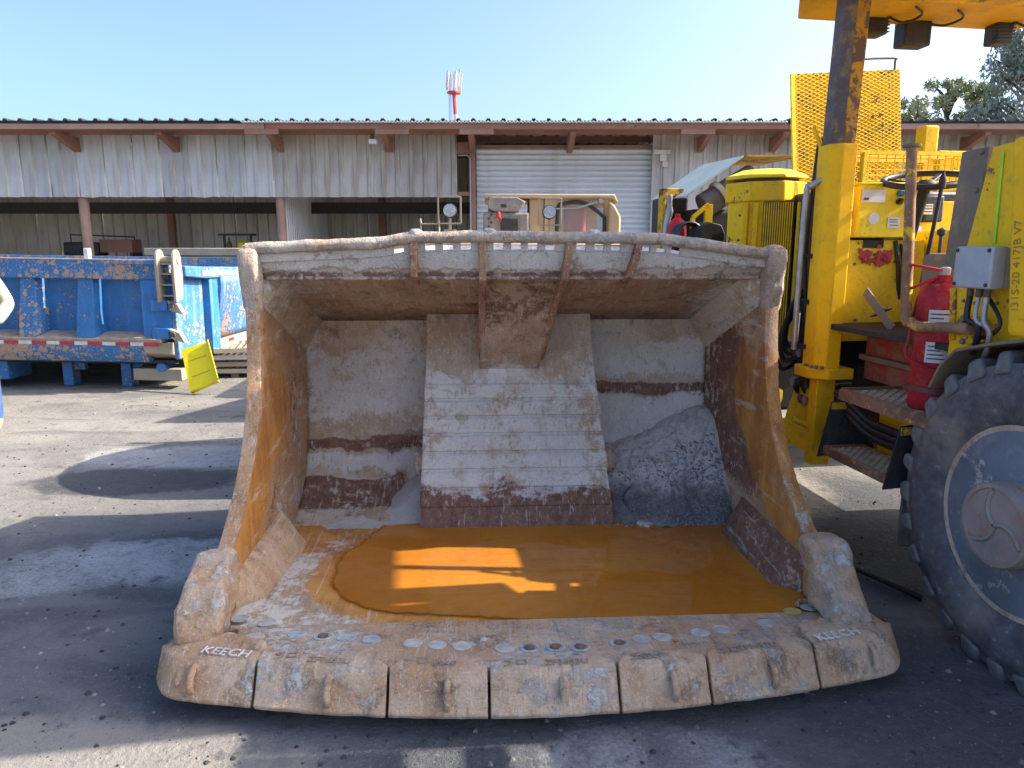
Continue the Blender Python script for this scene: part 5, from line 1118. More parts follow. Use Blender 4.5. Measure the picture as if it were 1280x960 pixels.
for k in range(9):
    y_ = py_ + .18 + .05 * (k % 4); z_ = .72 + .09 * (k // 2); m = K(); m.tube([(.20, y_, z_), (.12, y_, z_)], .02, 8); m.tube([(.12, y_, z_), (.10, y_, z_)], .028, 6); m.build('hose_fitting', M['steel_bright'] if k % 3 == 0 else M['brown_pipe'], mach, smooth=40)
for k in range(4): m = K(); m.tube(spline([(.12, py_ + .2 + .06 * k, 1.45 - .07 * k), (.04, py_ + .26 + .06 * k, 1.3 - .1 * k), (.08, py_ + .4, 1.05 - .06 * k), (.3, py_ + .55, .95)], 6), .015, 7); m.build('hose', M['hose'], mach, smooth=60)
m = K(); m.bb((.18, py_ + .12, 1.18), (.30, py_ + .36, 1.42)); m.build('filter_block', M['brown_strip'], mach, bevel=.02)
for k in range(5): p_ = ml(1205 + 14 * k, 376 + 3 * (k % 2), .05); m = K(); m.lathe([(.008, 0), (.007, -.006), (.002, -.007)], 8, p_ - Vector((.0, 0, 0)), 'x'); m.build('rivet', M['brown_strip'], mach)
a_, b_ = ml(1190, 425, .045), ml(1192, 360, .045); m = K(); m.bar(a_, b_, .006, .03, (0, 1, 0)); m.build('edge_strip', M['yellow_worn'], mach)
m = K(); m.tube(spline([tuple(ml(1228, 360, .02)), tuple(ml(1250, 400, .0)), tuple(ml(1240, 418, .0)), tuple(ml(1222, 424, .03))], 5), .008, 6); m.build('cable', M['black'], mach, smooth=60)
for px_, py2 in ((1068, 330), (1068, 400), (1130, 330), (1128, 400)): q_ = mly(px_, py2, yb + .028); m = K(); m.lathe([(.009, 0), (.008, -.008), (.003, -.009)], 8, q_, 'y'); m.build('bulkhead_bolt', M['brown_strip'], bk)
for px_, py2, r_ in ((1120, 306, .012), (1127, 310, .009)): q_ = mly(px_, py2, yb + .02); m = K(); m.tube([q_ + Vector((0, .01, .02)), q_, q_ + Vector((.02, -.01, -.12)), q_ + Vector((.06, .02, -.3))], r_, 7); m.build('conduit', M['black'], mach, smooth=60)
# ---- steps
def grating(q, t, name, nx, ny, mat, parent):
    o = thing
    q = [Vector(p) for p in q]; m = K()
    for a, b in ((0, 1), (1, 2), (2, 3), (3, 0)): m.bar(q[a], q[b], .014, t)
    fr = m.build(name, M['rust_steel'], parent, bevel=.002)
    m = K()
    def on(a, b): return q[0].lerp(q[1], a).lerp(q[3].lerp(q[2], a), b) + Vector((0, 0, .008))
    for k in range(-ny, nx + ny):
        for s_ in (1, -1):
            pts = []
            a0 = k / nx
            lo, hi = 0.0, 1.0
            f = lambda b: a0 + s_ * b * ny / nx if s_ > 0 else a0 + (1 - b) * ny / nx
            bs = [b for b in [i / 40 for i in range(41)] if 0 <= f(b) <= 1]
            if len(bs) > 1: m.bar(on(f(bs[0]), bs[0]), on(f(bs[-1]), bs[-1]), .0075, .009)
    m.build('tread_mesh', M[mat], fr, smooth=0, kind='stuff'); return fr
a, b = ml(1052, 490, -.02), ml(1150, 524, -.02); zS = (a.z + b.z) / 2; y0, y1 = b.y - .15, a.y
grating([(-.02, y0, zS), (-.02, y1, zS), (.42, y1, zS), (.42, y0, zS)], .05, 'upper_step', 14, 8, 'step_tread', mach)
m = K(); m.bb((-.035, y0, zS - .035), (-.025, y1, zS + .02)); m.build('step_edge', M['rust_steel'], mach, bevel=.002)
a, b = ml(1030, 562, -.06), ml(1110, 601, -.06); zS2 = (a.z + b.z) / 2; y0b, y1b = b.y, a.y
grating([(-.06, y0b, zS2), (-.06, y1b, zS2), (.16, y1b, zS2), (.16, y0b, zS2)], .045, 'lower_step', 12, 5, 'step_tread', mach)
for y, px in ((y1b + .01, 0), (y0b - .01, 1)):
    m = K(); m.prism([(-.09, zS2 - .04), (-.03, zS - .06), (.10, zS - .05), (.24, zS2 - .02)], 'y', y, y + .008); sp = m.build('step_side_plate', M['blackmetal'], mach, bevel=.002)
    m = K(); m.bb((-.03, y - .006, zS - .10), (.12, y + .0, zS - .065)); m.build('clamp_strip', M['yellow_worn'], sp)
m = K(); m.bb((.24, y0b - .2, .45), (.26, y1 + .05, zS - .02)); m.build('step_back', M['yellow_clean'], mach, bevel=.003)
m = K(); m.bb((.2, y0b + .08, zS2 + .07), (.238, y1b - .06, zS2 + .13)); m.build('toe_slot', M['blackmetal'], mach, bevel=.004)
for k in range(3):
    z = zS - .13 - .035 * k; m = K(); m.tube(spline([(.05 + .02 * k, y1b + .1, z + .1), (.07, y1b - .02, z + .05), (.12, y1b - .12, z - .02), (.14, y0b + .12, z - .03), (.14, y0b - .2, z - .02)], 6), .022, 8); m.build('hose', M['hose'], mach, smooth=60)
# rusty red kick plate above the upper step
a = ml(1060, 415, .3); m = K(); m.bb((.31, y0 + .02, zS + .01), (.33, py_ - .05, ml(1100, 418, .3).z)); kp = m.build('kick_plate', M['red_scrawl'], mach, bevel=.004)
m = K(); m.bb((.27, y0 + .02, zS + .12), (.312, py_ - .05, zS + .15)); m.build('kick_ledge', M['brown_strip'], kp, bevel=.004)
m = K(); zf = ml(1100, 408, .3).z; m.bb((.06, y0 + .0, zf - .02), (.66, py_ - .05, zf + .01)); m.build('cab_floor', M['blackmetal'], mach, bevel=.004)
p0, p1 = ml(1082, 364, .2), ml(1116, 412, .2); m = K(); m.bar(p0, p1, .05, .012, (1, 0, 0)); m.bar(ml(1090, 395, .22), ml(1112, 385, .22), .012, .03, (1, 0, 0)); m.build('pedal', M['brown_strip'], mach, bevel=.003)
m = K(); m.bb((.30, y0 - .0, .95), (.34, y0 + .35, 1.45)); m.build('dark_recess', M['dark_void'], mach)
# ---- mudflap seen under the tyre edge
m = K(); p = ml(1124, 640, .1); m.bb((.06, .70, .22), (.30, .715, .78)); m.build('mudflap', M['lug'], mach, bevel=.004)
# ---- rear engine end: pale hood, pipe, canister, frame, box
yh = py_ + 1.9
A_, B_, C_, D_ = mly(841, 249, yh), mly(912, 200, yh), mly(985, 200, yh), mly(905, 232, yh)
m = K(); m.quadplate([A_ + Vector((0, -.25, 0)), B_ + Vector((0, -.25, 0)), B_ + Vector((0, .55, .02)), A_ + Vector((0, .55, .02))], .012); hd = m.build('raised_hood', M['hood_pale'], mach, bevel=.003)
m = K(); m.quadplate([B_ + Vector((.003, -.25, 0)), C_ + Vector((0, -.25, 0)), C_ + Vector((0, .55, .02)), B_ + Vector((.003, .55, .02))], .012); m.build('hood_top', M['yellow_worn'], hd, bevel=.003)
a, b = mly(878, 258, yh - .2), mly(925, 225, yh - .2)
m = K(); m.tube([a, b + Vector((.1, 0, .03))], .095, 14); ep = m.build('exhaust_pipe', M['brown_pipe'], mach, smooth=60)
m = K(); d = (b - a).normalized(); c_ = a.lerp(b, .45); m.tube([c_ - d * .02, c_ + d * .02], .105, 14); m.build('pipe_clamp', M['tan'], ep, smooth=60)
m = K(); m.bb((mly(860, 250, yh).x, yh - .1, .8), (mly(905, 250, yh).x + .6, yh + .6, mly(880, 262, yh).z)); m.build('engine_top', M['dark_void'], mach, bevel=.04)
m = K(); a, b = mly(866, 272, yh - .3), mly(870, 300, yh - .3); m.bar((a.x, yh - .3, 1.4), a, .03, .03, (0, 1, 0)); m.bar((a.x + .12, yh - .3, 1.4), a + Vector((.12, 0, .1)), .06, .03, (0, 1, 0)); m.bar(a, a + Vector((.12, 0, .1)), .03, .03); m.build('bay_frame', M['yellow_clean'], mach, bevel=.004)
a, b = mly(826, 236, yh), mly(852, 246, yh); m = K(); m.bb((a.x, yh - .05, b.z), (b.x, yh + .05, a.z)); m.bb((a.x, yh - .05, 1.2), (a.x + .03, yh + .05, a.z)); m.build('end_frame', M['yellow_worn'], mach, bevel=.005)
m = K(); m.bb((a.x + .03, yh + .1, 1.2), (b.x + .1, yh + .3, b.z)); m.build('end_box', M['dark_void'], mach, bevel=.02)
a = mly(836, 247, yh - .08); m = K(); m.tube(spline([(a.x, a.y, a.z + .02), (a.x + .01, a.y, a.z - .1), (a.x - .01, a.y, a.z - .25), (a.x + .0, a.y, 1.3)], 4), [.03, .03, .022, .022, .03, .03, .026, .03, .03, .03, .03, .03, .03], 8); m.build('valve_pipe', M['steel_bright'], mach, smooth=60)
a, b = mly(875, 277, yh - .55), mly(906, 300, yh - .55)
m = K(); m.prism([(a.x, b.z - .3), (a.x, a.z - .05), (a.x + .07, a.z), (b.x - .03, a.z - .02), (b.x, a.z - .08), (b.x, b.z - .3)], 'y', a.y, a.y + .2); m.build('grey_cover', M['blackmetal'], mach, bevel=.008)
a = mly(868, 290, yh - .45)
for k in range(6): 
    m = K(); m.tube([(a.x - .03 + .10 * math.cos(t), a.y + k * .025, a.z - .04 + .11 * math.sin(t)) for t in [j * math.pi / 10 for j in range(21)]], .010, 6, False); m.build('hose_coil', M['hose'], mach, smooth=60)
# ---- extinguisher-like red canister at the engine end, resting on the machine
a, b = mly(836, 272, yh - .2), mly(857, 300, yh - .2); rc = (b.x - a.x) / 2
pw_ = MXW @ Vector(((a.x + b.x) / 2, yh - .2, 0)) + MO
rcn = thing('red_canister', 'bright red canister with rounded shoulders behind the bucket rail at the engine end', 'canister', (pw_.x, pw_.y, 1.2), MR)
m = K(); zt_ = a.z - 1.2; m.lathe([(rc * .95, 0), (rc, .03), (rc, zt_ - .1), (rc * .9, zt_ - .045), (rc * .6, zt_ - .015), (rc * .3, zt_), (rc * .3, zt_ + .03)], 20); m.build('body', M['red_bright'], rcn, smooth=50)
m = K(); m.bb((.0, -rc * 1.05, zt_ - .16), (rc * .5, -rc * .7, zt_ - .09)); m.build('handle', M['red_can'], rcn, bevel=.01)
m = K(); m.bb((-.15, -.15, -.06), (.15, .15, 0)); m.build('stand', M['dark_void'], rcn)
# ================================================================== fire extinguisher standing on the upper step
p = ml(1173, 420, .13); zt_ = ml(1173, 352, .13).z; base = MO + MXW @ Vector((.13, p.y, 0)); z0 = zS + .012
fe = thing('fire_extinguisher', 'dusty red fire extinguisher with paper labels standing on the upper step', 'extinguisher', (base.x, base.y, z0), MR)
H = zt_ - z0; rr = .098
m = K(); m.lathe([(rr * .9, 0), (rr, .015), (rr, H - .09), (rr * .93, H - .045), (rr * .7, H - .012), (rr * .3, H), (rr * .28, H + .03)], 32); m.build('cylinder', M['red_can'], fe, smooth=50)
m = K(); m.lathe([(rr + .002, .085), (rr + .003, .105)], 32, closed=False); m.build('base_band', M['brown_pipe'], fe, smooth=50)
def wrap(z0_, z1_, a0, a1, mat, name, par=fe, dr=.002):
    m = K(); m.grid(lambda a, b: ((rr + dr) * math.cos(lerp(a0, a1, a)), (rr + dr) * math.sin(lerp(a0, a1, a)), lerp(z0_, z1_, b)), 10, 1); return m.build(name, mat, par, smooth=60, nofix=True)
for z_ in (.22, .36):
    s_ = wrap(z_, z_ + .09, R(205), R(262), M['paper'], 'paper_label')
    for k in range(4): wrap(z_ + .015 + k * .018, z_ + .021 + k * .018, R(210), R(255 - 8 * (k % 3)), M['ink'], 'print', s_, .003)
m = K(); m.lathe([(.02, 0), (.022, .05), (.012, .055)], 12, (0, 0, H + .01)); m.build('valve', M['steel_bright'], fe, smooth=40)
m = K(); m.bar((-.01, 0, H + .05), (-.13, .06, H + .075), .022, .012); m.bar((-.0, 0, H + .035), (-.13, .04, H - .03), .016, .012); m.build('trigger_handle', M['red_bright'], fe, bevel=.003)
m = K(); m.tube(spline([(.0, -.02, H + .03), (-.06, .06, H - .04), (-.105, .05, H * .55), (-.13, .02, H * .42), (-.10, -.06, .2), (-.04, -.105, .17), (-.09, -.07, .13)], 6), .007, 7); m.build('hose', M['red_can'], fe, smooth=60)
# ================================================================== tan loader behind the bucket
ld = thing('wheel_loader', 'tan mud-caked mining loader with cab window standing behind the bucket', 'loader', (0.0, 5.0, 0), R(2.0))
def LW(px, py, Y): p = atY(px, py, Y); q = Matrix.Rotation(-R(2.0), 3, 'Z') @ (p - Vector((0, 5.0, 0))); return Vector((q.x, q.y, q.z))
for sx_ in (-1, 1):
    m = K(); x0 = sx_ * .72; s_ = sx_
    prof = [(.40, 0), (.45, .0), (.62, -.02), (.74, .03), (.79, .08), (.79, .44), (.74, .50), (.62, .54), (.40, .5)]
    m.lathe(prof, 40, (0, 0, 0), 'x', True); wh = m.build('tyre', M['tyre'], ld, smooth=50); wh.location = (x0 if sx_ > 0 else x0 - .50, .36, .78)
    m = K(); m.lathe([(.42, .05), (.36, .12), (.1, .14), (.1, .4), (.42, .42)], 30, (0, 0, 0), 'x'); m.build('rim', M['tan'], wh, smooth=40)
m = K(); m.bb((-.6, -.3, .45), (.6, 1.4, 1.15)); m.build('front_frame', M['tan'], ld, bevel=.04)
for u in (-.33, .33): m = K(); m.bar((u, -.62, .55), (u, .9, 1.15), .16, .30); m.build('lift_arm', M['tan'], ld, bevel=.03)
m = K(); m.prism([(1.75, .35), (4.6, .35), (4.6, 1.15), (3.2, 1.2), (1.75, 1.68)], 'x', -1.05, 1.10); m.build('rear_body', M['tan'], ld, bevel=.04)
# cab
c0, c1 = LW(681, 247, 8.0), LW(765, 292, 8.0); yk = c0.y; zt_ = c0.z
m = K(); cz = 1.15; x0, x1 = c0.x, c1.x
wy0 = LW(690, 252, 8).z; wx0, wx1 = LW(697, 255, 8).x, LW(756, 255, 8).x; wz0 = 1.35; wz1 = wy0 - .02
m.bb((x0, yk, cz), (wx0, yk + .06, zt_)); m.bb((wx1, yk, cz), (x1, yk + .06, zt_)); m.bb((wx0, yk, wz1), (wx1, yk + .06, zt_)); m.bb((wx0, yk, cz), (wx1, yk + .06, wz0)); 
m.bb((x0, yk + .06, cz), (x0 + .05, yk + 1.1, zt_)); m.bb((x1 - .05, yk + .06, cz), (x1, yk + 1.1, wz0)); m.bb((x0, yk + 1.1, cz), (x1, yk + 1.15, zt_))
cab = m.build('cab_shell', M['tan'], ld, smooth=30)
m = K(); m.prism([(x0 - .65, zt_ - .01), (x0 - .65, zt_ + .035), (x1 + .02, zt_ + .035), (x1 + .06, zt_ - .06), (x1 - .02, zt_ - .01)], 'y', yk - .04, yk + 1.2); m.build('cab_roof', M['tan'], cab, bevel=.012)
ring = spline([(wx0, wz0), (wx0, wz1 - .09), (wx0 + .08, wz1), (wx1 - .22, wz1 + .005), (wx1 - .02, wz1 - .13), (wx1, wz1 - .22), (wx1, wz0)], 4)
m = K(); m.tube([(p[0], yk - .012, p[1]) for p in ring], .02, 8); m.build('window_seal', M['black'], cab, smooth=60)
m = K(); m.bb((wx0, yk + .025, wz0), (wx1, yk + .031, wz1)); m.build('window_pane', M['glass'], cab, smooth=0)
m = K(); a, b = LW(722, 260, 7.95), LW(751, 251, 7.95); m.bar(a, b, .018, .018); m.bar(LW(695, 261, 7.95), LW(722, 260, 7.95), .012, .012); m.lathe([(.025, -.02), (.025, .03)], 10, b, 'y'); m.build('wiper', M['steel_bright'], cab)
m = K(); a = LW(722, 272, 8.5); m.bb((a.x - .15, a.y, 1.2), (a.x + .1, a.y + .12, a.z + .12)); m.bb((a.x - .2, a.y - .3, 1.2), (a.x + .15, a.y, 1.5)); m.build('seat', M['red_can'], cab, bevel=.04)
a, b = LW(762, 252, 7.95), LW(776, 290, 7.95)
m = K(); m.prism([(a.x, 1.2), (a.x, zt_ - .04), (a.x + .06, zt_ - .08), (b.x, zt_ - .2), (b.x, 1.2)], 'y', yk - .06, yk + .0); m.build('cab_corner', M['tan'], cab, bevel=.02)
# dark caked hood left of the cab
a0, a1 = LW(607, 246, 7.9), LW(660, 262, 7.9); yq = a0.y
m = K(); m.prism([(a0.x + .03, a0.z - .12), (a0.x + .02, a0.z - .03), (a0.x + .06, a0.z), (a1.x - .12, a0.z), (a1.x - .02, a0.z - .05), (a1.x - .10, a1.z - .02), (a0.x + .10, a1.z - .02)], 'y', yq, yq + .5); hd = m.build('caked_hood', M['mudcake'], ld, bevel=.012)
m = K(); p = LW(630, 257, 7.88); m.bb((p.x - .03, yq - .008, p.z - .018), (p.x + .03, yq, p.z + .018)); m.build('hood_slot', M['dark_void'], hd, bevel=.004)
m = K(); m.bb((a0.x - .03, yq + .02, 1.3), (a1.x + .02, yq + .5, a1.z - .02)); m.build('caked_body', M['mudcake'], ld, bevel=.03)
m = K(); m.bb((a1.x + .02, yq + .1, 1.3), (x0 - .004, yq + .5, zt_ - .01)); m.build('side_panel', M['tan'], ld, bevel=.01)
p = LW(623, 270, 7.88); m = K(); m.lathe([(.022, -.02), (.03, .02), (.02, .045)], 8, p, 'z'); m.box((p.x + .015, p.y, p.z - .03), (.035, .03, .035)); m.build('red_valve', M['red_can'], ld, bevel=.006)
for k in range(5): 
    p = LW(611 + 3 * (k % 2), 263 + 5 * k, 7.88); m = K(); m.lathe([(.012, .0), (.011, .012)], 8, (p.x, yq + .005, p.z), 'y'); m.build('bolt', M['dark_void'], ld)
p = LW(640, 280, 7.88); m = K(); m.bb((p.x - .12, yq - .006, p.z - .12), (p.x + .07, yq + .03, p.z + .06)); m.build('grille', M['dark_void'], ld, bevel=.004)
# front work lamps in square guards
for px, py in ((562, 263), (687, 265)):
    c_ = LW(px, py, 6.0); m = K(); m.lathe([(.055, .0), (.058, .03), (.04, .06), (.001, .06)], 20, c_, 'y'); lp = m.build('work_lamp', M['blackmetal'], ld, smooth=40)
    m = K(); m.lathe([(.051, -.004), (.001, -.006)], 20, c_, 'y'); m.build('lens', M['lens'], lp, smooth=40)
    m = K(); w_ = .09; h_ = .105
    q = [(c_.x - w_, c_.y - .03, c_.z - h_), (c_.x + w_, c_.y - .03, c_.z - h_), (c_.x + w_, c_.y - .03, c_.z + h_), (c_.x - w_, c_.y - .03, c_.z + h_)]
    for a, b in ((0, 1), (1, 2), (2, 3), (3, 0)): m.bar(q[a], q[b], .013, .013, (0, 1, 0))
    m.build('lamp_guard', M['cream'], lp, bevel=.002)
    m = K(); m.bb((c_.x - .05, c_.y, c_.z - .26), (c_.x + .05, c_.y + .05, c_.z - .15)); m.bar((c_.x, c_.y + .03, c_.z - .16), (c_.x, c_.y + .03, c_.z - .05), .02, .02); m.bar((c_.x, c_.y + .03, .9), (c_.x, c_.y + .03, c_.z - .2), .06, .06); m.build('lamp_bracket', M['cream'], lp)
a, b = LW(526, 280, 6.0), LW(549, 290, 6.0); m = K(); m.tube(spline([(a.x, a.y, 1.1), (a.x, a.y, a.z - .01), (a.x + .01, a.y, a.z), (b.x - .01, a.y, a.z), (b.x, a.y, a.z - .01), (b.x, a.y, 1.1)], 3), .008, 6); m.build('hand_loop', M['cream'], ld, smooth=60)

# ================================================================== blue tipper body lying in the yard
tp = thing('tipper_body', 'mud-spattered blue tipper truck body resting on legs at the left', 'truck body', (-3.84, 8.1, 0), R(-1.5)); tp.rotation_euler = (0, R(.8), R(-1.5))
L = -5.2
m = K(); m.bb((L, .02, 1.26), (-.02, .16, 1.47)); top = m.build('top_rail', M['blue_mud'], tp, bevel=.012)
m = K(); m.bb((-.60, -.003, 1.43), (-.06, .03, 1.475)); m.build('rail_cap', M['blue_pale'], top, bevel=.004)
m = K(); m.bb((L, .02, 1.47), (-.02, .17, 1.482)); m.build('rail_dust', M['dustledge'], top)
m = K(); m.bb((L, .19, .62), (-.35, .22, 1.27)); m.build('side_panel', M['blue'], tp)
m = K(); m.bb((-.36, .05, .60), (-.02, .16, 1.262)); m.build('corner_panel', M['blue_clean'], tp, bevel=.006)
for k, x in enumerate((-.98, -1.64, -2.30, -2.96, -3.62)):
    m = K(); m.hexa([(x - .11, -.04, .60), (x + .10, -.04, .60), (x + .13, .20, .60), (x - .13, .20, .60), (x - .085, .05, 1.265), (x + .085, .05, 1.265), (x + .10, .20, 1.265), (x - .10, .20, 1.265)])
    m.build('side_rib', M['blue_mud'] if k % 2 else M['blue'], tp, bevel=.008)
m = K(); m.prism([(-.05, .555), (-.05, .60), (.20, .66), (.20, .55)], 'x', L, -.12); m.build('ledge', M['dustledge'], tp, bevel=.006)
m = K(); m.prism([(-.06, .555), (-.06, .44), (-.0, .33), (.3, .30), (.3, .555)], 'x', L, -.30); m.build('sill', M['blue_mud'], tp, bevel=.008)
m = K(); m.hexa([(-.30, -.055, .44), (-.02, .02, .42), (-.02, .3, .30), (-.30, .3, .30), (-.30, -.055, .553), (-.02, .02, .553), (-.02, .3, .553), (-.30, .3, .553)]); m.build('sill_end', M['cream'], tp, bevel=.006)
x = -.14; k = 0
while x > L + .3:
    w_ = .17 if k % 2 == 0 else .15; m = K(); m.bb((x - w_, -.066, .525), (x - .003, -.061, .565)); m.build('reflector_strip', M['refl_red'] if k % 2 == 0 else M['refl_white'], tp, smooth=0); x -= w_; k += 1
# the end wall facing right, lit by the sun
m = K(); m.bb((-.02, .05, .36), (.03, .75, 1.32)); m.build('end_post', M['blue_pale'], tp, bevel=.01)
m = K(); m.bb((.0, .75, .36), (.12, .98, 1.26)); m.build('end_rib', M['blue_clean'], tp, bevel=.01)
m = K(); m.grid(lambda a, b: (.04 + .13 * math.sin(b * 1.6), lerp(.98, 3.2, a), lerp(.48, 1.27, b)), 2, 8); m.build('end_panel', M['blue_pale'], tp, smooth=60, nofix=True, solid=(.03, -1))
m = K(); m.bb((.02, .75, .33), (.10, 3.2, .47)); m.build('end_sill', M['cream'], tp, bevel=.008)
for k in range(7): m = K(); y = .95 + .31 * k; m.bb((.101, y, .42), (.104, y + .16, .46)); m.build('reflector_strip', M['refl_red'] if k % 2 else M['refl_white'], tp, smooth=0)
m = K(); m.prism([(.1, 1.30), (.1, 1.42), (.55, 1.40), (2.4, 1.35), (2.5, 1.22), (2.3, 1.24), (.6, 1.26)], 'x', .02, .15); arm = m.build('tailgate_arm', M['blue_pale'], tp, bevel=.012)
m = K(); m.prism([(.5, 1.36), (2.2, 1.31), (2.2, 1.27), (.5, 1.29)], 'x', .15, .156); m.build('arm_dust', M['dustledge'], arm)
# double hinge casting
for dx in (-.10, .085):
    m = K(); arc = [(-.02 + .09 * math.cos(t), 1.47 + .13 * math.sin(t)) for t in [R(180 - 20 * i) for i in range(10)]]
    pl_ = [(-.10, 1.02)] + arc + [(.09, 1.30), (.06, 1.05)]
    m.prism(pl_, 'x', dx, dx + .035); m.build('hinge_cheek', M['cream'], tp, bevel=.008)
for z in (1.08, 1.20, 1.32, 1.43): m = K(); m.bb((-.07, -.05, z), (.09, .06, z + .02)); m.build('hinge_web', M['cream'], tp, bevel=.004)
m = K(); m.tube([(-.11, .0, 1.48), (.13, .0, 1.48)], .045, 12); m.build('hinge_pin', M['cream'], tp, smooth=50)
for z in (.98, .66):
    m = K(); m.prism([(-.02, z + .06), (.10, z + .02), (.16, z - .10), (.02, z - .06)], 'y', -.05, .03); hg = m.build('latch', M['cream'], tp, bevel=.008)
    m = K(); m.bb((-.22, -.03, z - .06), (-.03, .06, z + .06)); m.build('latch_plate', M['blue_clean'], hg, bevel=.006)
    m = K(); m.lathe([(.03, -.07), (.028, -.09)], 10, (.04, 0, z), 'y'); m.build('latch_bolt', M['brown_pipe'], hg)
m = K(); m.bb((.0, .2, .30), (.1, .4, .42)); m.build('lower_lug', M['blue_clean'], tp, bevel=.006)
# floor and under-frame
m = K(); m.prism([(.1, .30), (.3, .26), (3.0, .26), (3.2, .34), (.1, .34)], 'x', L, -.05); m.build('floor', M['dark_void'], tp)
m = K(); m.prism([(.22, .62), (3.2, .62), (3.2, .56), (.22, .56)], 'x', L, .0); m.build('bed', M['dustledge'], tp)
m = K(); m.bb((L, 3.1, .3), (.0, 3.2, 1.46)); m.build('far_side', M['blue_pale'], tp)
for x in (-1.42, -.72, -2.9):
    m = K(); m.bb((x - .06, .25, -.01), (x + .06, .40, .32)); m.build('leg', M['blue'], tp, bevel=.006)
    m = K(); m.bb((x + .06, .3, .18), (x + .18, .36, .27)); m.build('leg_stop', M['blue'], tp)
m = K(); m.bb((-.55, .1, .10), (.02, .35, .24)); st_ = m.build('support_channel', M['cream'], tp, bevel=.008)
m = K(); m.tube([(-.2, .05, .26), (-.2, .35, .26)], .05, 12); m.build('support_pipe', M['blue'], st_, smooth=50)
m = K(); m.bb((-2.7, .1, .08), (-2.02, .5, .30)); m.build('low_box', M['blue'], tp, bevel=.01)
# ring bolts on the rail
for x in (-2.18, -2.30):
    m = K(); m.tube([(x + .06 * math.cos(t), .1, 1.52 + .06 * math.sin(t)) for t in [j * math.pi / 8 for j in range(17)]], .022, 8, False); m.build('ring_eye', M['pink_steel'], tp, smooth=60)
m = K(); m.bb((-.98, .06, 1.478), (-.92, .12, 1.60)); m.build('rail_peg', M['paper'], tp, bevel=.01)
# beige body standing behind
b2 = atY(245, 330, 11.8); bb_ = thing('dusty_skip', 'dusty beige steel skip standing behind the blue tipper body', 'skip', (b2.x, 11.8, 0), R(4))
m = K(); m.bb((-.75, 0, .3), (1.1, 2.0, 1.58)); m.build('shell', M['cream'], bb_, bevel=.01)
m = K(); m.bb((-.78, -.05, 1.50), (1.13, .0, 1.62)); m.build('rim', M['cream'], bb_, bevel=.01)
for x in (-.6, .9): m = K(); m.bb((x, .1, 0), (x + .12, 1.8, .3)); m.build('skid', M['dark_steel'], bb_)
# bent yellow panel leaning on the corner
yp = thing('yellow_panel', 'bright yellow bent sheet metal panel leaning on the blue body corner', 'panel', (-3.58, 8.02, 0), R(0))
T0, T1, T2, T3 = Vector((-.02, -.12, .03)), Vector((.29, -.10, .16)), Vector((.10, .16, .56)), Vector((-.20, .14, .47))
m = K(); m.quadplate([T0, T1, T2, T3], .012); m.build('sheet', M['panel_yellow'], yp, bevel=.004)
n_ = (T1 - T0).cross(T3 - T0).normalized(); n_ = n_ if n_.y < 0 else -n_
d1 = (T1 - T0).normalized()
m = K(); m.quadplate([T1, T1 + n_ * .05 + d1 * .03, T2 + n_ * .05 + d1 * .03, T2], .010); m.build('flange', M['panel_yellow'], yp, bevel=.003)
m = K(); m.quadplate([T0, T1, T1 - n_ * .05, T0 - n_ * .05], .010); m.build('flange', M['panel_yellow'], yp, bevel=.003)
for t in (.3, .68): m = K(); m.bar(T0.lerp(T3, t) + n_ * .008 + d1 * .06, T1.lerp(T2, t) + n_ * .008 - d1 * .05, .006, .004, n_); m.build('crease', M['yellow_worn'], yp)
# stacked gratings and scrap beyond
gs = thing('grating_stack', 'low stack of grey steel gratings on the ground beside the bucket', 'gratings', (-3.2, 9.4, 0), R(8))
for k in range(4):
    m = K(); z = .06 + .09 * k
    for i in range(16): m.bb((-.6 + i * .08, -.4, z), (-.575 + i * .08, .4, z + .05))
    m.bb((-.62, -.42, z), (.68, -.40, z + .055)); m.bb((-.62, .40, z), (.68, .42, z + .055)); o = m.build('grating', M['cream'] if k % 2 else M['clad_in'], gs, kind='stuff'); o.rotation_euler = (0, 0, .07 * k - .1)
for x in (-.4, .4): m = K(); m.bb((x, -.4, 0), (x + .09, .4, .058)); m.build('bearer', M['brown_pipe'], gs)
# black rod on the ground
a, b = Vector((1.72, 3.42, .016)), Vector((1.90, 3.08, .016)); m = K(); m.tube([a, a.lerp(b, .5) + Vector((.004, 0, 0)), b], [.012, .014, .016], 8)
rod = tag(m.build('rod', M['black'], smooth=60), 'short black rubber rod lying on the ground by the big tyre', 'rod')

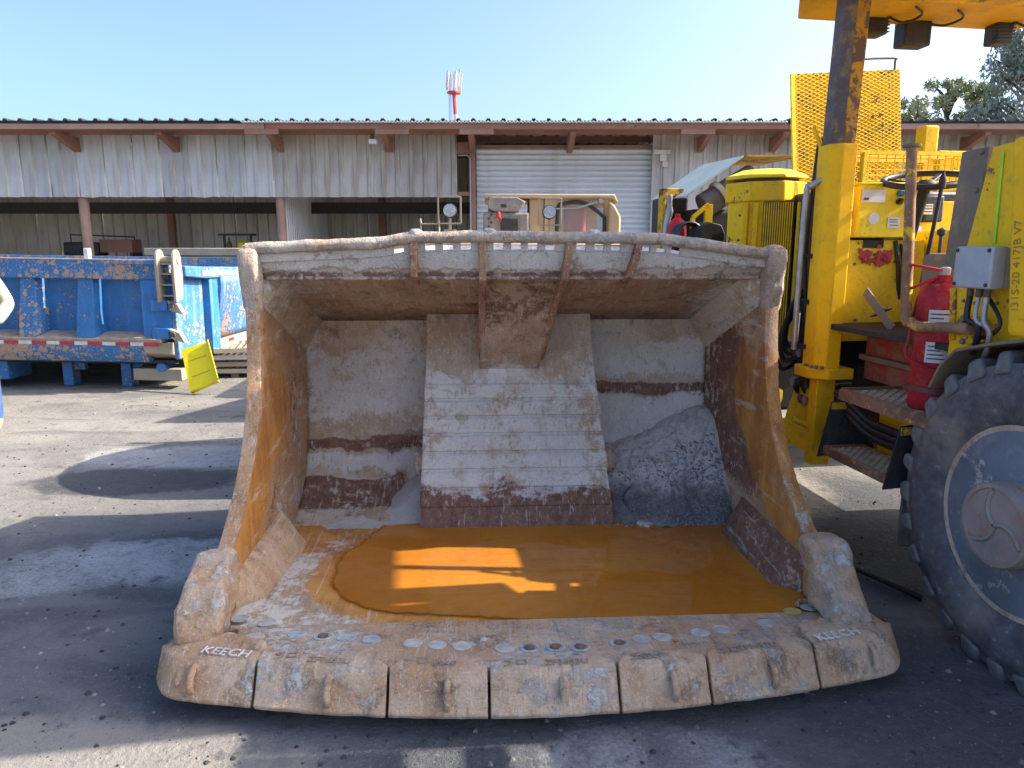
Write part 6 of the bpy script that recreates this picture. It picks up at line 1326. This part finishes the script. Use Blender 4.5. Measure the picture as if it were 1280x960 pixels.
# ================================================================== person at the left edge
pe = thing('person', 'person in cream long sleeved shirt, blue jeans and tan boots at the left edge', 'person', (-4.69, 6.2, 0), R(20))
M['shirt'] = plain('cream_shirt', (0.42, 0.38, 0.27), .85, 0, .12, 8); M['jeans'] = plain('blue_jeans', (0.05, 0.12, 0.26), .85, 0, .35, 12); M['boot'] = plain('tan_boot', (0.36, 0.26, 0.17), .8, 0, .3)
M['skin'] = plain('skin', (0.46, 0.29, 0.21), .55, 0, .1); M['hair'] = plain('dark_hair', (0.03, 0.022, 0.018), .6)
def skin_mesh(name, verts, edges, radii, mat, parent, root=0, sub=2):
    me = bpy.data.meshes.new(name); me.from_pydata(verts, edges, []); o = bpy.data.objects.new(name, me); C.objects.link(o)
    sm = o.modifiers.new('skin', 'SKIN'); sm.use_smooth_shade = True; me.skin_vertices.new() if not me.skin_vertices else None
    for i, r_ in enumerate(radii): me.skin_vertices[0].data[i].radius = r_ if isinstance(r_, tuple) else (r_, r_)
    me.skin_vertices[0].data[root].use_root = True
    s2 = o.modifiers.new('sub', 'SUBSURF'); s2.levels = sub; s2.render_levels = sub
    dg = bpy.context.evaluated_depsgraph_get(); dg.update(); ev = o.evaluated_get(dg); me2 = bpy.data.meshes.new_from_object(ev)
    bpy.data.objects.remove(o); me2.name = name
    for m_ in (mat if isinstance(mat, list) else [mat]): me2.materials.append(m_)
    o2 = bpy.data.objects.new(name, me2); C.objects.link(o2); o2.parent = parent; me2.shade_smooth(); return o2
V = [(0, 0, .95), (0, 0, 1.10), (0, .0, 1.30), (0, .0, 1.43), (0, -.01, 1.50), (0, -.02, 1.56),                 # pelvis .. neck .. skull base
     (.10, 0, .90), (.11, -.01, .50), (.11, .01, .10), (-.10, 0, .90), (-.11, -.01, .50), (-.11, .01, .10),      # legs
     (.18, 0, 1.41), (.31, .02, 1.13), (.24, -.16, .98), (-.18, 0, 1.41), (-.27, .02, 1.13), (-.22, -.12, .96),    # arms
     (.11, -.08, .05), (.11, -.20, .04), (-.11, -.08, .05), (-.11, -.20, .04),                                     # feet
     (0, -.03, 1.66), (0, -.03, 1.74)]
E = [(0, 1), (1, 2), (2, 3), (3, 4), (4, 5), (0, 6), (6, 7), (7, 8), (0, 9), (9, 10), (10, 11), (3, 12), (12, 13), (13, 14), (3, 15), (15, 16), (16, 17), (8, 18), (18, 19), (11, 20), (20, 21), (5, 22), (22, 23)]
RAD = [(.16, .12), (.155, .11), (.17, .12), (.12, .09), .055, .06, .10, .075, .06, .10, .075, .06, .07, .062, .048, .07, .062, .048, .05, .045, .05, .045, (.075, .095), (.06, .07)]
bd = skin_mesh('body', V, E, RAD, [M['shirt'], M['jeans'], M['boot'], M['skin']], pe)
for p in bd.data.polygons:
    c = p.center; p.material_index = 3 if c.z > 1.50 else 0 if c.z > .99 or (abs(c.x) > .215 and c.z > .9) else 1 if c.z > .12 else 2
for sx_, wr in ((1, (.24, -.16, .98)), (-1, (-.22, -.12, .96))):      # hands with five fingers
    w3 = Vector(wr); d = Vector((-.1 * sx_, -.6, -.75)).normalized(); sd2 = Vector((-sx_, 0, 0)); up_ = d.cross(sd2).normalized()
    hv = [w3, w3 + d * .045, w3 + d * .085]; he = [(0, 1), (1, 2)]; hr = [.026, (.04, .018), (.038, .015)]
    for k, (off, ln) in enumerate(((-.030, .062), (-.010, .075), (.010, .07), (.030, .055))):
        b0 = len(hv); p0 = hv[2] + up_ * off * .9; hv += [p0 + d * .015, p0 + d * (.015 + ln * .5) + sd2 * .008, p0 + d * ln + sd2 * .03]; he += [(2, b0), (b0, b0 + 1), (b0 + 1, b0 + 2)]; hr += [.0095, .009, .008]
    b0 = len(hv); p0 = hv[1] + up_ * -.035; hv += [p0 + d * .01, p0 + d * .04 - up_ * .012 + sd2 * .01, p0 + d * .065 - up_ * .01 + sd2 * .02]; he += [(1, b0), (b0, b0 + 1), (b0 + 1, b0 + 2)]; hr += [.012, .0105, .009]
    skin_mesh('hand', [tuple(v) for v in hv], he, hr, M['skin'], pe, 0, 1)
m = K(); m.grid(lambda a, b: (.093 * math.cos(a * 6.283) * math.cos(lerp(.1, 1.57, b)), -.02 + .112 * math.sin(a * 6.283) * math.cos(lerp(.1, 1.57, b)) + .012, 1.68 + .105 * math.sin(lerp(.1, 1.57, b))), 18, 8); m.build('hair', M['hair'], bd, smooth=60)
m = K(); m.lathe([(.001, .012), (.013, .006), (.016, -.012), (.006, -.02)], 8, (0, -.135, 1.655)); m.build('nose', M['skin'], bd, smooth=60)
for x in (-.032, .032): m = K(); m.lathe([(.001, -.012), (.009, -.008), (.011, .0)], 10, (x, -.115, 1.685), 'y'); m.build('eye', M['paper'], bd, smooth=60); m = K(); m.lathe([(.001, -.0135), (.004, -.013), (.004, -.008)], 8, (x, -.115, 1.685), 'y'); m.build('pupil', M['black'], bd)
m = K(); m.box((0, -.122, 1.612), (.045, .012, .01)); m.build('mouth', M['red_scrawl'], bd, bevel=.004)
for x in (-1, 1): m = K(); m.lathe([(.001, -.012), (.026, -.006), (.03, .004), (.015, .01)], 10, (x * .088, -.02, 1.66), 'x'); m.build('ear', M['skin'], bd, smooth=60)
